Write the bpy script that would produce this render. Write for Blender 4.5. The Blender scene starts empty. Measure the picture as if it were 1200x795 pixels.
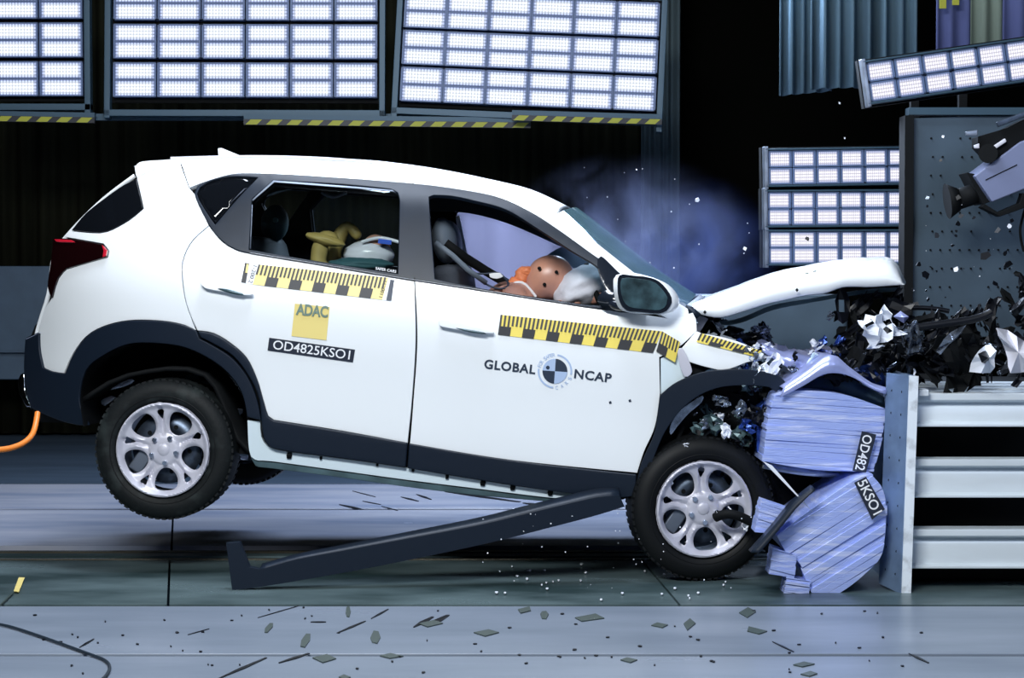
import bpy, bmesh, math, random
from mathutils import Vector, Matrix, Euler
from mathutils.geometry import delaunay_2d_cdt
random.seed(7)
SC = bpy.context.scene
COL = SC.collection

# ---------------- camera, world, lights, exposure ----------------
FPX, HOR, CY, CZ = 2313.0, 320.0, -9.0, 1.41
PITCH = math.atan((397.5 - HOR) / FPX)
cam_data = bpy.data.cameras.new('camera'); cam = bpy.data.objects.new('camera', cam_data); COL.objects.link(cam)
cam_data.sensor_fit = 'HORIZONTAL'; cam_data.sensor_width = 36.0; cam_data.lens = 36.0 * FPX / 1200.0
cam.location = (0, CY, CZ); cam.rotation_euler = (math.pi/2 - PITCH, 0, 0)
SC.camera = cam
w = bpy.data.worlds.new('hall_air'); SC.world = w; w.use_nodes = True
w.node_tree.nodes['Background'].inputs[0].default_value = (0.10, 0.16, 0.30, 1)
w.node_tree.nodes['Background'].inputs[1].default_value = 0.045
def area(name, loc, target, sx, sy, power, color):
    d = bpy.data.lights.new(name, 'AREA'); d.shape = 'RECTANGLE'; d.size = sx; d.size_y = sy; d.energy = power; d.color = color
    o = bpy.data.objects.new(name, d); COL.objects.link(o); o.location = loc
    o.rotation_euler = (Vector(target) - Vector(loc)).to_track_quat('-Z', 'Y').to_euler()
    return o
area('ceiling_light_bank', (-0.9, 0.0, 6.2), (-0.7, 0.2, 0), 3.6, 1.2, 330, (0.78, 0.86, 1.0))
area('side_light_bank', (-1.6, -6.5, 5.3), (-0.1, 0, 0.6), 3.2, 1.3, 480, (0.96, 0.99, 1.0))
area('side_light_bank', (4.5, -7.0, 4.4), (1.6, 0, 0.7), 2.5, 2.2, 65, (0.60, 0.72, 1.0))
area('far_light_bank', (0.6, 4.6, 3.7), (0.6, 0.8, 0.9), 3.0, 1.2, 330, (0.62, 0.76, 1.0))
SC.view_settings.view_transform = 'Standard'; SC.view_settings.look = 'None'
SC.view_settings.exposure = 0.35; SC.view_settings.gamma = 1.0; SC.view_settings.use_curve_mapping = False

# ---------------- projection helpers: a photograph pixel seen on a real plane ----------------
RC = Euler((math.pi/2 - PITCH, 0, 0)).to_matrix()
CP = Vector((0, CY, CZ))
def ray(px, py): return RC @ Vector(((px - 600) / FPX, -(py - 397.5) / FPX, -1.0))
def W(px, py, y):
    d = ray(px, py); return CP + d * ((y - CY) / d.y)
def G(px, py, z=0.0):
    d = ray(px, py); return CP + d * ((z - CZ) / d.z)

# ---------------- car frame: u forward, v across (camera side negative), w up from the axle line ----------------
HWB = 0.88
WB = 2.478
YAW, NOSE = math.radians(-5.2), math.radians(6.1)
RCAR = Matrix.Rotation(YAW, 3, 'Z') @ Matrix.Rotation(NOSE, 3, 'Y')
OC = W(825, 597, 0.0) - RCAR @ Vector((WB, -HWB, 0))
RT = RCAR.transposed()
CL = RT @ (CP - OC)
BASE = Vector((1.24, 0, -0.42))
def lerp(kn, x):
    if x <= kn[0][0]: return kn[0][1]
    for (a, b), (c, d) in zip(kn, kn[1:]):
        if x <= c:
            t = (x - a) / (c - a); return b + (d - b) * t
    return kn[-1][1]
def smooth_table(kn, n=240):
    lo, hi = kn[0][0], kn[-1][0]
    xs = [lo + (hi-lo)*i/(n-1) for i in range(n)]; ys = [lerp(kn, x) for x in xs]
    for _ in range(140):
        ys = [ys[0]] + [(ys[i-1] + 2*ys[i] + ys[i+1]) / 4 for i in range(1, n-1)] + [ys[-1]]
    return lo, hi, ys
HT = smooth_table([(-.5, .78), (-.25, .84), (-.05, .872), (.15, .888), (.40, .893), (.55, .905), (.74, .905), (.90, .865), (1.02, .822), (1.26, .725), (1.33, .68), (1.42, .56)])
def hw(u, w_):
    lo, hi, ys = HT; t = max(0, min(1, (w_-lo)/(hi-lo))) * (len(ys)-1); i = min(int(t), len(ys)-2)
    h = ys[i] + (ys[i+1]-ys[i])*(t-i)
    if u < 0.2: h -= 0.26 * ((0.2-u)/0.9)**2.6
    if u > 1.9 and w_ > .9: h -= 0.05*(u-1.9)
    if u > 2.35: h -= 0.10*((u-2.35)/.8)**2
    return h
def LP(px, py, v):           # pixel on the car-local plane v
    d = RT @ ray(px, py); return CL + d * ((v - CL.y) / d.y)
def S(px, py, off=0.0):      # pixel on the curved body side, off = metres proud of it
    v = -.88
    for _ in range(9):
        p = LP(px, py, v); v = -(hw(p.x, p.z) + off)
    return LP(px, py, v)

# ---------------- object helpers ----------------
def tag(o, label=None, cat=None, group=None, kind=None):
    if label: o['label'] = label
    if cat: o['category'] = cat
    if group: o['group'] = group
    if kind: o['kind'] = kind
    return o
def empty(name, loc, rot=None, label=None, cat=None, group=None):
    o = bpy.data.objects.new(name, None); COL.objects.link(o); o.location = loc; o.empty_display_size = .1
    if rot is not None: o.rotation_euler = rot
    return tag(o, label, cat, group)
def link(name, me, m, parent=None, smooth=False):
    o = bpy.data.objects.new(name, me); COL.objects.link(o)
    if m is not None and not me.materials: me.materials.append(m)
    if parent is not None: o.parent = parent
    if smooth:
        for p in me.polygons: p.use_smooth = True
    return o
def from_data(name, vs, fs, m, parent=None, smooth=False, base=None, ei=None):
    me = bpy.data.meshes.new(name); b = base or Vector((0, 0, 0))
    me.from_pydata([Vector(v) - b for v in vs], ei or [], fs); me.update()
    return link(name, me, m, parent, smooth)
def from_bm(name, bm, m, parent=None, smooth=False):
    me = bpy.data.meshes.new(name); bm.normal_update(); bm.to_mesh(me); bm.free()
    return link(name, me, m, parent, smooth)
def solid(o, t, bev=0.0, seg=2, offset=-1):
    if t:
        s = o.modifiers.new('thickness', 'SOLIDIFY'); s.thickness = t; s.offset = offset
    if bev:
        b = o.modifiers.new('edge', 'BEVEL'); b.width = bev; b.segments = seg; b.limit_method = 'ANGLE'; b.angle_limit = math.radians(40)
        n = o.modifiers.new('normals', 'WEIGHTED_NORMAL'); n.keep_sharp = False
    return o
def box_bm(bm, c, s, rot=None):
    M = Matrix.Translation(Vector(c)) @ (rot.to_4x4() if rot else Matrix.Identity(4)) @ Matrix.Diagonal((s[0], s[1], s[2], 1))
    bmesh.ops.create_cube(bm, size=1.0, matrix=M)
def cyl_bm(bm, a, b, r1, r2=None, n=20, caps=True):
    a, b = Vector(a), Vector(b); d = b - a; r2 = r1 if r2 is None else r2
    M = Matrix.Translation((a+b)/2) @ d.to_track_quat('Z', 'Y').to_matrix().to_4x4()
    bmesh.ops.create_cone(bm, cap_ends=caps, segments=n, radius1=r1, radius2=r2, depth=d.length, matrix=M)
def box(name, c, s, m, parent=None, rot=None, bev=0.0):
    bm = bmesh.new(); box_bm(bm, c, s, rot); o = from_bm(name, bm, m, parent)
    if bev: solid(o, 0, bev)
    return o
def cyl(name, a, b, r1, m, parent=None, r2=None, n=20, smooth=True):
    bm = bmesh.new(); cyl_bm(bm, a, b, r1, r2, n); o = from_bm(name, bm, m, parent)
    for p in o.data.polygons: p.use_smooth = len(p.vertices) == 4
    return o
def tube(name, pts, r, m, parent=None, base=None, n=10, flat=None):
    c = bpy.data.curves.new(name, 'CURVE'); c.dimensions = '3D'; c.bevel_depth = r; c.bevel_resolution = 3; c.resolution_u = 6; c.use_fill_caps = True
    sp = c.splines.new('NURBS'); sp.points.add(len(pts)-1); b = base or Vector((0, 0, 0))
    for q, p in zip(sp.points, pts):
        p = Vector(p) - b; q.co = (*p, 1)
    sp.use_endpoint_u = True; sp.order_u = 3
    o = bpy.data.objects.new(name, c); me = bpy.data.meshes.new_from_object(o); bpy.data.objects.remove(o)
    me.materials.clear()
    return link(name, me, m, parent, True)
def inpoly(x, y, P):
    c = False; j = len(P)-1
    for i in range(len(P)):
        xi, yi = P[i]; xj, yj = P[j]
        if (yi > y) != (yj > y) and x < (xj-xi)*(y-yi)/(yj-yi)+xi: c = not c
        j = i
    return c
def spline(P, step=6.0, closed=True):
    """Catmull-Rom through the points; a point with a third entry is a corner"""
    n = len(P); out = []
    rng = range(n) if closed else range(n-1)
    def g(i): return P[i % n] if closed else P[max(0, min(n-1, i))]
    for i in rng:
        p1, p2 = g(i), g(i+1)
        p0 = p1 if len(p1) > 2 else g(i-1); p3 = p2 if len(p2) > 2 else g(i+2)
        L = math.hypot(p2[0]-p1[0], p2[1]-p1[1]); k = max(1, int(L/step))
        for j in range(k):
            t = j/k; q = []
            for a in (0, 1):
                q.append(0.5*((2*p1[a]) + (-p0[a]+p2[a])*t + (2*p0[a]-5*p1[a]+4*p2[a]-p3[a])*t*t + (-p0[a]+3*p1[a]-3*p2[a]+p3[a])*t**3))
            out.append(tuple(q))
    if not closed: out.append(tuple(P[-1][:2]))
    return out
def sarea(P): return 0.5*sum(P[i-1][0]*P[i][1]-P[i][0]*P[i-1][1] for i in range(len(P)))
def inset(P, g):
    if not g: return P
    n = len(P); s = 1 if sarea(P) > 0 else -1; out = []
    for i in range(n):
        a, b, c = P[i-1], P[i], P[(i+1) % n]
        d1 = (b[0]-a[0], b[1]-a[1]); d2 = (c[0]-b[0], c[1]-b[1]); l1 = math.hypot(*d1) or 1; l2 = math.hypot(*d2) or 1
        nx = -(d1[1]/l1+d2[1]/l2); ny = d1[0]/l1+d2[0]/l2; L = math.hypot(nx, ny) or 1
        out.append((b[0]+s*g*nx/L, b[1]+s*g*ny/L))
    return out
def tri2d(P, holes=(), step=8.0):
    pts = [Vector(p) for p in P]; edges = [(i, (i+1) % len(P)) for i in range(len(P))]
    for H in holes:
        b = len(pts); pts += [Vector(p) for p in H]; edges += [(b+i, b+(i+1) % len(H)) for i in range(len(H))]
    xs = [p[0] for p in P]; ys = [p[1] for p in P]
    allp = list(pts); m2 = (step*.45)**2
    y = min(ys)+step/2
    while y < max(ys):
        x = min(xs)+step/2
        while x < max(xs):
            if inpoly(x, y, P) and not any(inpoly(x, y, H) for H in holes):
                if all((x-q.x)**2+(y-q.y)**2 > m2 for q in allp): pts.append(Vector((x, y)))
            x += step
        y += step
    vs, es, fs, _, _, _ = delaunay_2d_cdt(pts, edges, [], 0, 1e-4)
    out = []
    for f in fs:
        cx = sum(vs[i].x for i in f)/len(f); cy = sum(vs[i].y for i in f)/len(f)
        if inpoly(cx, cy, P) and not any(inpoly(cx, cy, H) for H in holes):
            a, b, c = (vs[i] for i in f[:3])
            out.append(tuple(reversed(f)) if (b-a).cross(c-a) > 0 else tuple(f))
    return vs, out
def panel(name, P, m, parent, off=0.0, holes=(), step=8.0, gap=0.0, thick=.02, bev=.003, sm=True, fn=None, mirror=False, raw=False):
    """a sheet of bodywork: outline in photograph pixels laid on the curved body side"""
    P2 = P if raw else spline(P, step*.8); P2 = inset(P2, gap)
    H2 = [inset(spline(h, step*.8), -gap) for h in holes]
    vs, fs = tri2d(P2, H2, step)
    f = fn or (lambda x, y: S(x, y, off(x, y) if callable(off) else off))
    co = [f(v.x, v.y) for v in vs]
    o = from_data(name, co, fs, m, parent, sm, BASE)
    # faces were laid clockwise in pixel space: outward towards the camera
    if thick or bev: solid(o, thick, bev)
    objs = [o]
    if mirror:
        me = bpy.data.meshes.new(name)
        me.from_pydata([Vector((c.x, -c.y, c.z)) - BASE for c in co], [], [tuple(reversed(q)) for q in fs]); me.update()
        o2 = link(name, me, m, parent, sm)
        if thick or bev: solid(o2, thick, bev)
        objs.append(o2)
    return objs if mirror else o
def loft(name, pts, m, parent, bu=0.0, bw=0.0, n=18, thick=.02, p=2.0, ends=None):
    vs = []; fs = []
    for a in pts:
        for j in range(n+1):
            t = -1+2*j/n; k = 1-abs(t)**p
            vs.append((a.x+bu*k, -a.y*t*-1 if False else abs(a.y)*t, a.z+bw*k))
    for i in range(len(pts)-1):
        for j in range(n):
            q = i*(n+1)+j; fs.append((q, q+1, q+n+2, q+n+1))
    o = from_data(name, vs, fs, m, parent, True, BASE)
    if thick: solid(o, thick, 0, offset=0)
    return o
def text_flat(s, bold=0.0, space=1.0):
    c = bpy.data.curves.new('lettering', 'FONT'); c.body = s; c.size = 1.0; c.offset = bold; c.space_character = space; c.resolution_u = 4
    o = bpy.data.objects.new('lettering', c); me = bpy.data.meshes.new_from_object(o); bpy.data.objects.remove(o); bpy.data.curves.remove(c)
    me.materials.clear()
    return me
def text_on(name, s, fn, a, b, h, m, parent, bold=0.0, base=None, vflip=1.0, space=1.0):
    """lettering between pixels a and b (baseline), cap height h pixels, laid on the surface fn"""
    me = text_flat(s, bold, space); xs = [v.co.x for v in me.vertices]; x0, x1 = min(xs), max(xs)
    ys = [v.co.y for v in me.vertices]; y1 = max(ys)
    dx, dy = (b[0]-a[0]), (b[1]-a[1]); L = math.hypot(dx, dy); nx, ny = dy/L, -dx/L
    bb = base if base is not None else Vector((0, 0, 0))
    for v in me.vertices:
        t = (v.co.x-x0)/(x1-x0); k = v.co.y/y1*h
        v.co = fn(a[0]+dx*t+nx*k, a[1]+dy*t+ny*k) - bb
    return link(name, me, m, parent)
def figure(name, joints, edges, m, parent=None, base=None, root=0, lv=2):
    b = base or Vector((0, 0, 0))
    me = bpy.data.meshes.new(name); me.from_pydata([Vector(j[0])-b for j in joints], edges, [])
    o = link(name, me, m, parent); o.modifiers.new('skin', 'SKIN').use_smooth_shade = True
    for i, j in enumerate(joints):
        sv = me.skin_vertices[0].data[i]; sv.radius = j[1] if isinstance(j[1], tuple) else (j[1], j[1]); sv.use_root = (i == root)
    s = o.modifiers.new('soft', 'SUBSURF'); s.levels = lv; s.render_levels = lv
    return o

# ---------------- materials ----------------
def mat(name, col, rough=.5, metal=0.0, noise=0.0, nscale=8.0, stretch=(1, 1, 1), bump=0.0, bscale=40.0, col2=None, coat=0.0, spec=None, rnoise=0.0, det=6.0, sharp=None, trans=0.0, alpha=1.0, sheen=0.0):
    m = bpy.data.materials.new(name); m.use_nodes = True; nt = m.node_tree; N = nt.nodes; B = N['Principled BSDF']
    B.inputs['Base Color'].default_value = (*col, 1); B.inputs['Roughness'].default_value = rough; B.inputs['Metallic'].default_value = metal
    if coat: B.inputs['Coat Weight'].default_value = coat; B.inputs['Coat Roughness'].default_value = .06
    if spec is not None: B.inputs['Specular IOR Level'].default_value = spec
    if trans: B.inputs['Transmission Weight'].default_value = trans
    if alpha < 1: B.inputs['Alpha'].default_value = alpha
    tc = N.new('ShaderNodeTexCoord'); mp = N.new('ShaderNodeMapping'); mp.inputs['Scale'].default_value = stretch
    nt.links.new(tc.outputs['Object'], mp.inputs[0])
    if noise or rnoise or col2:
        n = N.new('ShaderNodeTexNoise'); n.inputs['Scale'].default_value = nscale; n.inputs['Detail'].default_value = det; nt.links.new(mp.outputs[0], n.inputs['Vector'])
        r = N.new('ShaderNodeMapRange'); lo, hi = sharp or (.35, .65)
        r.inputs['From Min'].default_value = lo; r.inputs['From Max'].default_value = hi; nt.links.new(n.outputs[0], r.inputs[0])
        mx = N.new('ShaderNodeMix'); mx.data_type = 'RGBA'; c2 = col2 or tuple(max(0, c*(1-noise)) for c in col)
        mx.inputs[6].default_value = (*col, 1); mx.inputs[7].default_value = (*c2, 1)
        nt.links.new(r.outputs[0], mx.inputs[0]); nt.links.new(mx.outputs[2], B.inputs['Base Color'])
        if rnoise:
            q = N.new('ShaderNodeMapRange'); q.inputs['To Min'].default_value = rough; q.inputs['To Max'].default_value = min(1, rough+rnoise)
            nt.links.new(n.outputs[0], q.inputs[0]); nt.links.new(q.outputs[0], B.inputs['Roughness'])
    if bump:
        n2 = N.new('ShaderNodeTexNoise'); n2.inputs['Scale'].default_value = bscale; n2.inputs['Detail'].default_value = 5; nt.links.new(mp.outputs[0], n2.inputs['Vector'])
        bp = N.new('ShaderNodeBump'); bp.inputs['Strength'].default_value = bump; bp.inputs['Distance'].default_value = .01
        nt.links.new(n2.outputs[0], bp.inputs['Height']); nt.links.new(bp.outputs[0], B.inputs['Normal'])
    return m
def glassmat(name, col, rough=.03, clear=.85):
    m = bpy.data.materials.new(name); m.use_nodes = True; nt = m.node_tree; N = nt.nodes; N.remove(N['Principled BSDF'])
    t = N.new('ShaderNodeBsdfTransparent'); t.inputs[0].default_value = (*col, 1)
    g = N.new('ShaderNodeBsdfGlossy'); g.inputs['Roughness'].default_value = rough; g.inputs[0].default_value = (.9, .95, 1, 1)
    f = N.new('ShaderNodeLayerWeight'); f.inputs[0].default_value = .25
    r = N.new('ShaderNodeMapRange'); r.inputs['To Min'].default_value = 1-clear; r.inputs['To Max'].default_value = .7
    mx = N.new('ShaderNodeMixShader'); nt.links.new(f.outputs['Fresnel'], r.inputs[0]); nt.links.new(r.outputs[0], mx.inputs[0])
    nt.links.new(t.outputs[0], mx.inputs[1]); nt.links.new(g.outputs[0], mx.inputs[2]); nt.links.new(mx.outputs[0], N['Material Output'].inputs[0])
    return m
def ledmat(name, kx, ky, lo, hi, tint):
    """a bank of small round LEDs behind a clear cover"""
    m = bpy.data.materials.new(name); m.use_nodes = True; nt = m.node_tree; N = nt.nodes; N.remove(N['Principled BSDF'])
    tc = N.new('ShaderNodeTexCoord'); sp = N.new('ShaderNodeSeparateXYZ'); nt.links.new(tc.outputs['Generated'], sp.inputs[0])
    def math_(op, a, b=None):
        q = N.new('ShaderNodeMath'); q.operation = op
        for i, s in enumerate((a, b)):
            if s is None: continue
            if isinstance(s, (int, float)): q.inputs[i].default_value = s
            else: nt.links.new(s, q.inputs[i])
        return q.outputs[0]
    sx = math_('ABSOLUTE', math_('SINE', math_('MULTIPLY', sp.outputs[0], kx*math.pi)))
    sy = math_('ABSOLUTE', math_('SINE', math_('MULTIPLY', sp.outputs[2], ky*math.pi)))
    p = math_('MULTIPLY', sx, sy)
    r = N.new('ShaderNodeMapRange'); r.inputs['From Min'].default_value = .15; r.inputs['From Max'].default_value = .7
    r.inputs['To Min'].default_value = lo; r.inputs['To Max'].default_value = hi; nt.links.new(p, r.inputs[0])
    # the field fades towards its edges into the blue of the clear cover
    ex = math_('MINIMUM', sp.outputs[0], math_('SUBTRACT', 1.0, sp.outputs[0])); ez = math_('MINIMUM', sp.outputs[2], math_('SUBTRACT', 1.0, sp.outputs[2]))
    fx = N.new('ShaderNodeMapRange'); fx.inputs['From Max'].default_value = .10; nt.links.new(ex, fx.inputs[0])
    fz = N.new('ShaderNodeMapRange'); fz.inputs['From Max'].default_value = .22; nt.links.new(ez, fz.inputs[0])
    ff = math_('MULTIPLY', fx.outputs[0], fz.outputs[0]); st = math_('MULTIPLY', r.outputs[0], math_('ADD', .28, math_('MULTIPLY', ff, .72)))
    mc = N.new('ShaderNodeMix'); mc.data_type = 'RGBA'; mc.inputs[6].default_value = (.42, .55, 1.0, 1); mc.inputs[7].default_value = (*tint, 1); nt.links.new(ff, mc.inputs[0])
    e = N.new('ShaderNodeEmission'); nt.links.new(mc.outputs[2], e.inputs[0]); nt.links.new(st, e.inputs[1]); nt.links.new(e.outputs[0], N['Material Output'].inputs[0])
    return m
M = {}
M['white'] = mat('white_paint', (.86, .90, .93), .32, coat=.6)
M['clad'] = mat('black_plastic', (.007, .013, .025), .45, spec=.22, bump=.08, bscale=300)
M['black'] = mat('dull_black', (.004, .005, .006), .7, spec=.15)
M['gloss'] = mat('gloss_black', (.010, .014, .022), .12, coat=.3)
M['rubber'] = mat('tyre_rubber', (.007, .009, .010), .6, spec=.2, col2=(.035, .046, .046), nscale=9, sharp=(.52, .85), bump=.15, bscale=60)
M['rubber_clean'] = mat('clean_rubber', (.005, .006, .007), .55, spec=.2)
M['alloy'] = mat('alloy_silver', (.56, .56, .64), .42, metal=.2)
M['alloy_dark'] = mat('dark_alloy', (.16, .19, .24), .45, metal=.6)  # darker grey alloy for barrels, calipers and window trim
M['steel'] = mat('bare_steel', (.42, .47, .55), .35, metal=.85, noise=.4, nscale=12)
M['iron'] = mat('brake_iron', (.10, .13, .18), .4, metal=.8, noise=.5, nscale=20)
M['chrome'] = mat('chrome', (.75, .8, .88), .12, metal=1)
M['red'] = mat('red_lens', (.55, .012, .03), .2, coat=.5)
M['reddark'] = mat('dark_red_lens', (.007, .001, .0015), .12, coat=.3)
M['glass'] = glassmat('clear_glass', (.86, .93, .92), clear=.955)
M['wglass'] = glassmat('windscreen_glass', (.55, .72, .74), clear=.90)
M['tint'] = mat('tinted_glass', (.004, .005, .007), .06, coat=.2)
M['frame'] = mat('window_frame_satin', (.010, .018, .033), .42, spec=.25, noise=.3, nscale=4)
M['mirror'] = mat('mirror_face', (.06, .12, .145), .25, metal=.2, noise=.75, nscale=11)  # dull teal-grey colour paints in what the mirror reflects
M['sill'] = mat('sill_white', (.70, .82, .88), .3, coat=.4)
M['sillgreen'] = mat('sill_seam', (.10, .17, .19), .4, metal=.3, noise=.4)
M['yellow'] = mat('yellow_vinyl', (.80, .64, .10), .45)
M['yellow2'] = mat('tan_vinyl', (.78, .64, .22), .45)
M['ink'] = mat('black_ink', (.012, .014, .02), .5)
M['inkblue'] = mat('dark_blue_ink', (.012, .026, .055), .5)
M['labelblue'] = mat('label_black', (.016, .022, .04), .4)
M['paper'] = mat('label_white', (.86, .88, .92), .5)
M['skyink'] = mat('pale_blue_ink', (.40, .52, .74), .5)
M['greyink'] = mat('grey_green_ink', (.13, .20, .16), .5)
M['interior'] = mat('interior_trim', (.005, .006, .007), .75, spec=.12, bump=.1, bscale=120)
M['headlin'] = mat('headlining', (.05, .055, .06), .9)
M['seat'] = mat('seat_fabric', (.035, .042, .055), .85, bump=.2, bscale=160)
M['seatgrey'] = mat('seat_light', (.16, .20, .25), .6)
M['airbag'] = mat('airbag_cloth', (.78, .80, .90), .85, bump=.4, bscale=14)
M['curtain_bag'] = mat('curtain_airbag_cloth', (.66, .64, .84), .9, noise=.18, nscale=3, bump=.2, bscale=6)
M['skin'] = mat('dummy_skin', (.62, .30, .20), .35, noise=.35, nscale=5, col2=(.42, .24, .22))
M['orange'] = mat('dummy_foam', (.78, .24, .10), .5)
M['tan'] = mat('dummy_tan', (.50, .37, .12), .5, noise=.3)
M['cap'] = mat('white_shell', (.72, .72, .80), .3, coat=.3)
M['blue'] = mat('blue_sticker', (.02, .10, .62), .4)
M['teal'] = mat('teal_fabric', (.03, .10, .12), .7)
M['floorA'] = mat('painted_floor', (.22, .26, .325), .20, rnoise=.22, nscale=2.2, stretch=(.35, 1.2, 1), bump=.03, bscale=30, col2=(.15, .185, .24))
M['floorC'] = mat('green_steel_track', (.105, .15, .16), .12, rnoise=.4, nscale=1.7, stretch=(.6, 1.3, 1), sharp=(.40, .62), det=9, col2=(.018, .036, .038), bump=.05, bscale=12)
M['floorE'] = mat('polished_track', (.40, .41, .47), .10, rnoise=.25, nscale=2.0, stretch=(.4, 1.6, 1), col2=(.20, .23, .31), bump=.03, bscale=10)
M['floorG'] = mat('far_floor', (.05, .075, .11), .25, rnoise=.3, nscale=1.6, stretch=(.5, 1.3, 1), col2=(.03, .047, .07))
M['pit'] = mat('joint_black', (.004, .007, .010), .95, spec=0)
M['rail'] = mat('rail_steel', (.75, .70, .56), .2, metal=.9, noise=.5, nscale=5, stretch=(.3, 4, 4))
M['curtain'] = mat('dark_curtain', (.015, .016, .009), .9, spec=.1, noise=.5, nscale=5, stretch=(3, 1, .1))
M['greycurtain'] = mat('grey_curtain', (.06, .09, .10), .85)
M['palecurtain'] = mat('pale_curtain', (.11, .19, .25), .75, noise=.25, nscale=3, stretch=(4, 1, .2))
M['void'] = mat('hall_black', (.0015, .0016, .001), .95, spec=.05)
M['board'] = mat('blue_grey_board', (.050, .085, .13), .6, noise=.15)
M['frameblue'] = mat('lamp_frame', (.035, .075, .11), .5, metal=.2)
M['lampbody'] = mat('lamp_housing', (.10, .15, .28), .5)
M['hazy'] = mat('hazard_yellow', (.34, .34, .03), .6)
M['plate'] = mat('blue_steel_plate', (.20, .30, .47), .35, metal=.35, noise=.35, nscale=7, bump=.05)
M['peg'] = mat('grey_steel_wall', (.075, .115, .155), .42, metal=.25, noise=.35, nscale=3, sharp=(.3, .75))
M['edge'] = mat('pale_plate_edge', (.80, .87, .95), .4, noise=.5, nscale=16, sharp=(.52, .75))
M['beam'] = mat('pale_beam', (.80, .88, .94), .35, metal=.1, noise=.15, nscale=3, stretch=(.4, 2, 2))
M['comb'] = mat('aluminium_honeycomb', (.38, .48, .90), .36, metal=.25, col2=(.66, .72, .98), sharp=(.50, .72), nscale=6, stretch=(1, 1, 9), bump=.3, bscale=26)  # pale streaks paint highlights into the crushed layers
M['cross'] = mat('pale_cyan', (.35, .6, .62), .5)
M['combsheet'] = mat('aluminium_sheet', (.42, .48, .84), .3, metal=.4, noise=.2)
M['cobalt'] = mat('blue_foil', (.04, .10, .42), .25, metal=.6, noise=.7, nscale=18, bump=.5)
M['shardw'] = mat('white_fragment', (.80, .84, .92), .4)
M['shardk'] = mat('black_fragment', (.004, .005, .008), .35, spec=.3)
M['shards'] = mat('silver_fragment', (.38, .44, .54), .25, metal=.8, noise=.6, nscale=25)
M['olive'] = mat('floor_chip', (.045, .065, .06), .5)
M['hose'] = mat('orange_hose', (.80, .22, .03), .4)
M['cable'] = mat('dark_cable', (.012, .022, .035), .5)
M['camlilac'] = mat('camera_lilac', (.19, .22, .36), .4)
M['blueban'] = mat('banner_blue', (.10, .12, .28), .8); M['greenban'] = mat('banner_sage', (.20, .25, .20), .8)
def clothlit(name, col, tr):
    m = mat(name, col, .9, bump=.2, bscale=6); nt = m.node_tree; N = nt.nodes; B = N['Principled BSDF']
    t = N.new('ShaderNodeBsdfTranslucent'); t.inputs[0].default_value = (*col, 1); mx = N.new('ShaderNodeMixShader'); mx.inputs[0].default_value = tr
    nt.links.new(B.outputs[0], mx.inputs[1]); nt.links.new(t.outputs[0], mx.inputs[2]); nt.links.new(mx.outputs[0], N['Material Output'].inputs[0]); return m
M['curtain_bag'] = clothlit('curtain_airbag_cloth', (.60, .59, .70), .75)
def crazed(name, g, d, k):
    m = glassmat(name, g, clear=.9); nt = m.node_tree; N = nt.nodes; out = N['Material Output']; src = out.inputs[0].links[0].from_socket
    t = N.new('ShaderNodeBsdfDiffuse'); t.inputs[0].default_value = (*d, 1); mx = N.new('ShaderNodeMixShader'); mx.inputs[0].default_value = k
    nt.links.new(src, mx.inputs[1]); nt.links.new(t.outputs[0], mx.inputs[2]); nt.links.new(mx.outputs[0], out.inputs[0]); return m
M['wglass'] = crazed('windscreen_glass', (.25, .38, .40), (.10, .19, .21), .45)
M['led'] = ledmat('led_dots', 13, 5, .62, 1.45, (.82, .88, 1.0))
M['led2'] = ledmat('led_rows', 11, 5, .55, 1.15, (.88, .86, 1.0))

# ---------------- the hall ----------------
def gy(py): return G(600, py).y
floor = from_data('floor', [(-9, -6, -.05), (9, -6, -.05), (9, 8.6, -.05), (-9, 8.6, -.05)], [(0, 1, 2, 3)], M['pit']); tag(floor, kind='structure')
def strip(y0, y1, xs, m, z=0.0, g=.006):
    for a, b in zip(xs, xs[1:]):
        box('floor_plate', ((a+b)/2, (y0+y1)/2, z-.02), (b-a-g, y1-y0-g*2, .04), m, floor, bev=.003)
def slab(quads, pt, pb, m, z):
    for q in quads:
        P = [Vector((a, gy(pt if b == 0 else pb), z)) if abs(a) <= 9 and b < 2 else G(a, b, z) for a, b in q]
        c = sum(P, Vector())/4; P = [p+(c-p).normalized()*.006 for p in P]; vs = P+[p-Vector((0, 0, .04)) for p in P]
        from_data('floor_plate', vs, [(3, 2, 1, 0), (4, 5, 6, 7)]+[(i, (i+1) % 4, (i+1) % 4+4, i+4) for i in range(4)], m, floor)
xj = G(201, 690).x; xk = G(940, 700).x
strip(-6, gy(768)-.018, [-9, 9], M['floorA'])
strip(gy(768)+.018, gy(710)-.012, [-9, 9], M['floorA'])
slab([[(-9, 0), (199, 657), (197, 709), (-9, 1)], [(199, 657), (752, 657), (796, 709), (197, 709)], [(752, 657), (9, 0), (9, 1), (796, 709)]], 657, 709, M['floorC'], -.006)
slab([[(-9, 0), (203, 598), (201, 640), (-9, 1)], [(203, 598), (9, 0), (9, 1), (201, 640)]], 598, 640, M['floorE'], 0)
strip(gy(597)+.03, gy(567)-.03, [-9, 9], M['floorE'])
strip(gy(567), 8.6, [-9, 9], M['floorG'])
for k, py in enumerate((654.5, 650, 645.5)):
    yy = gy(py); box('track_rail', (0, yy, -.012), (18, .035 if k != 1 else .10, .02), M['rail'] if k != 1 else M['floorC'], floor)
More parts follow.
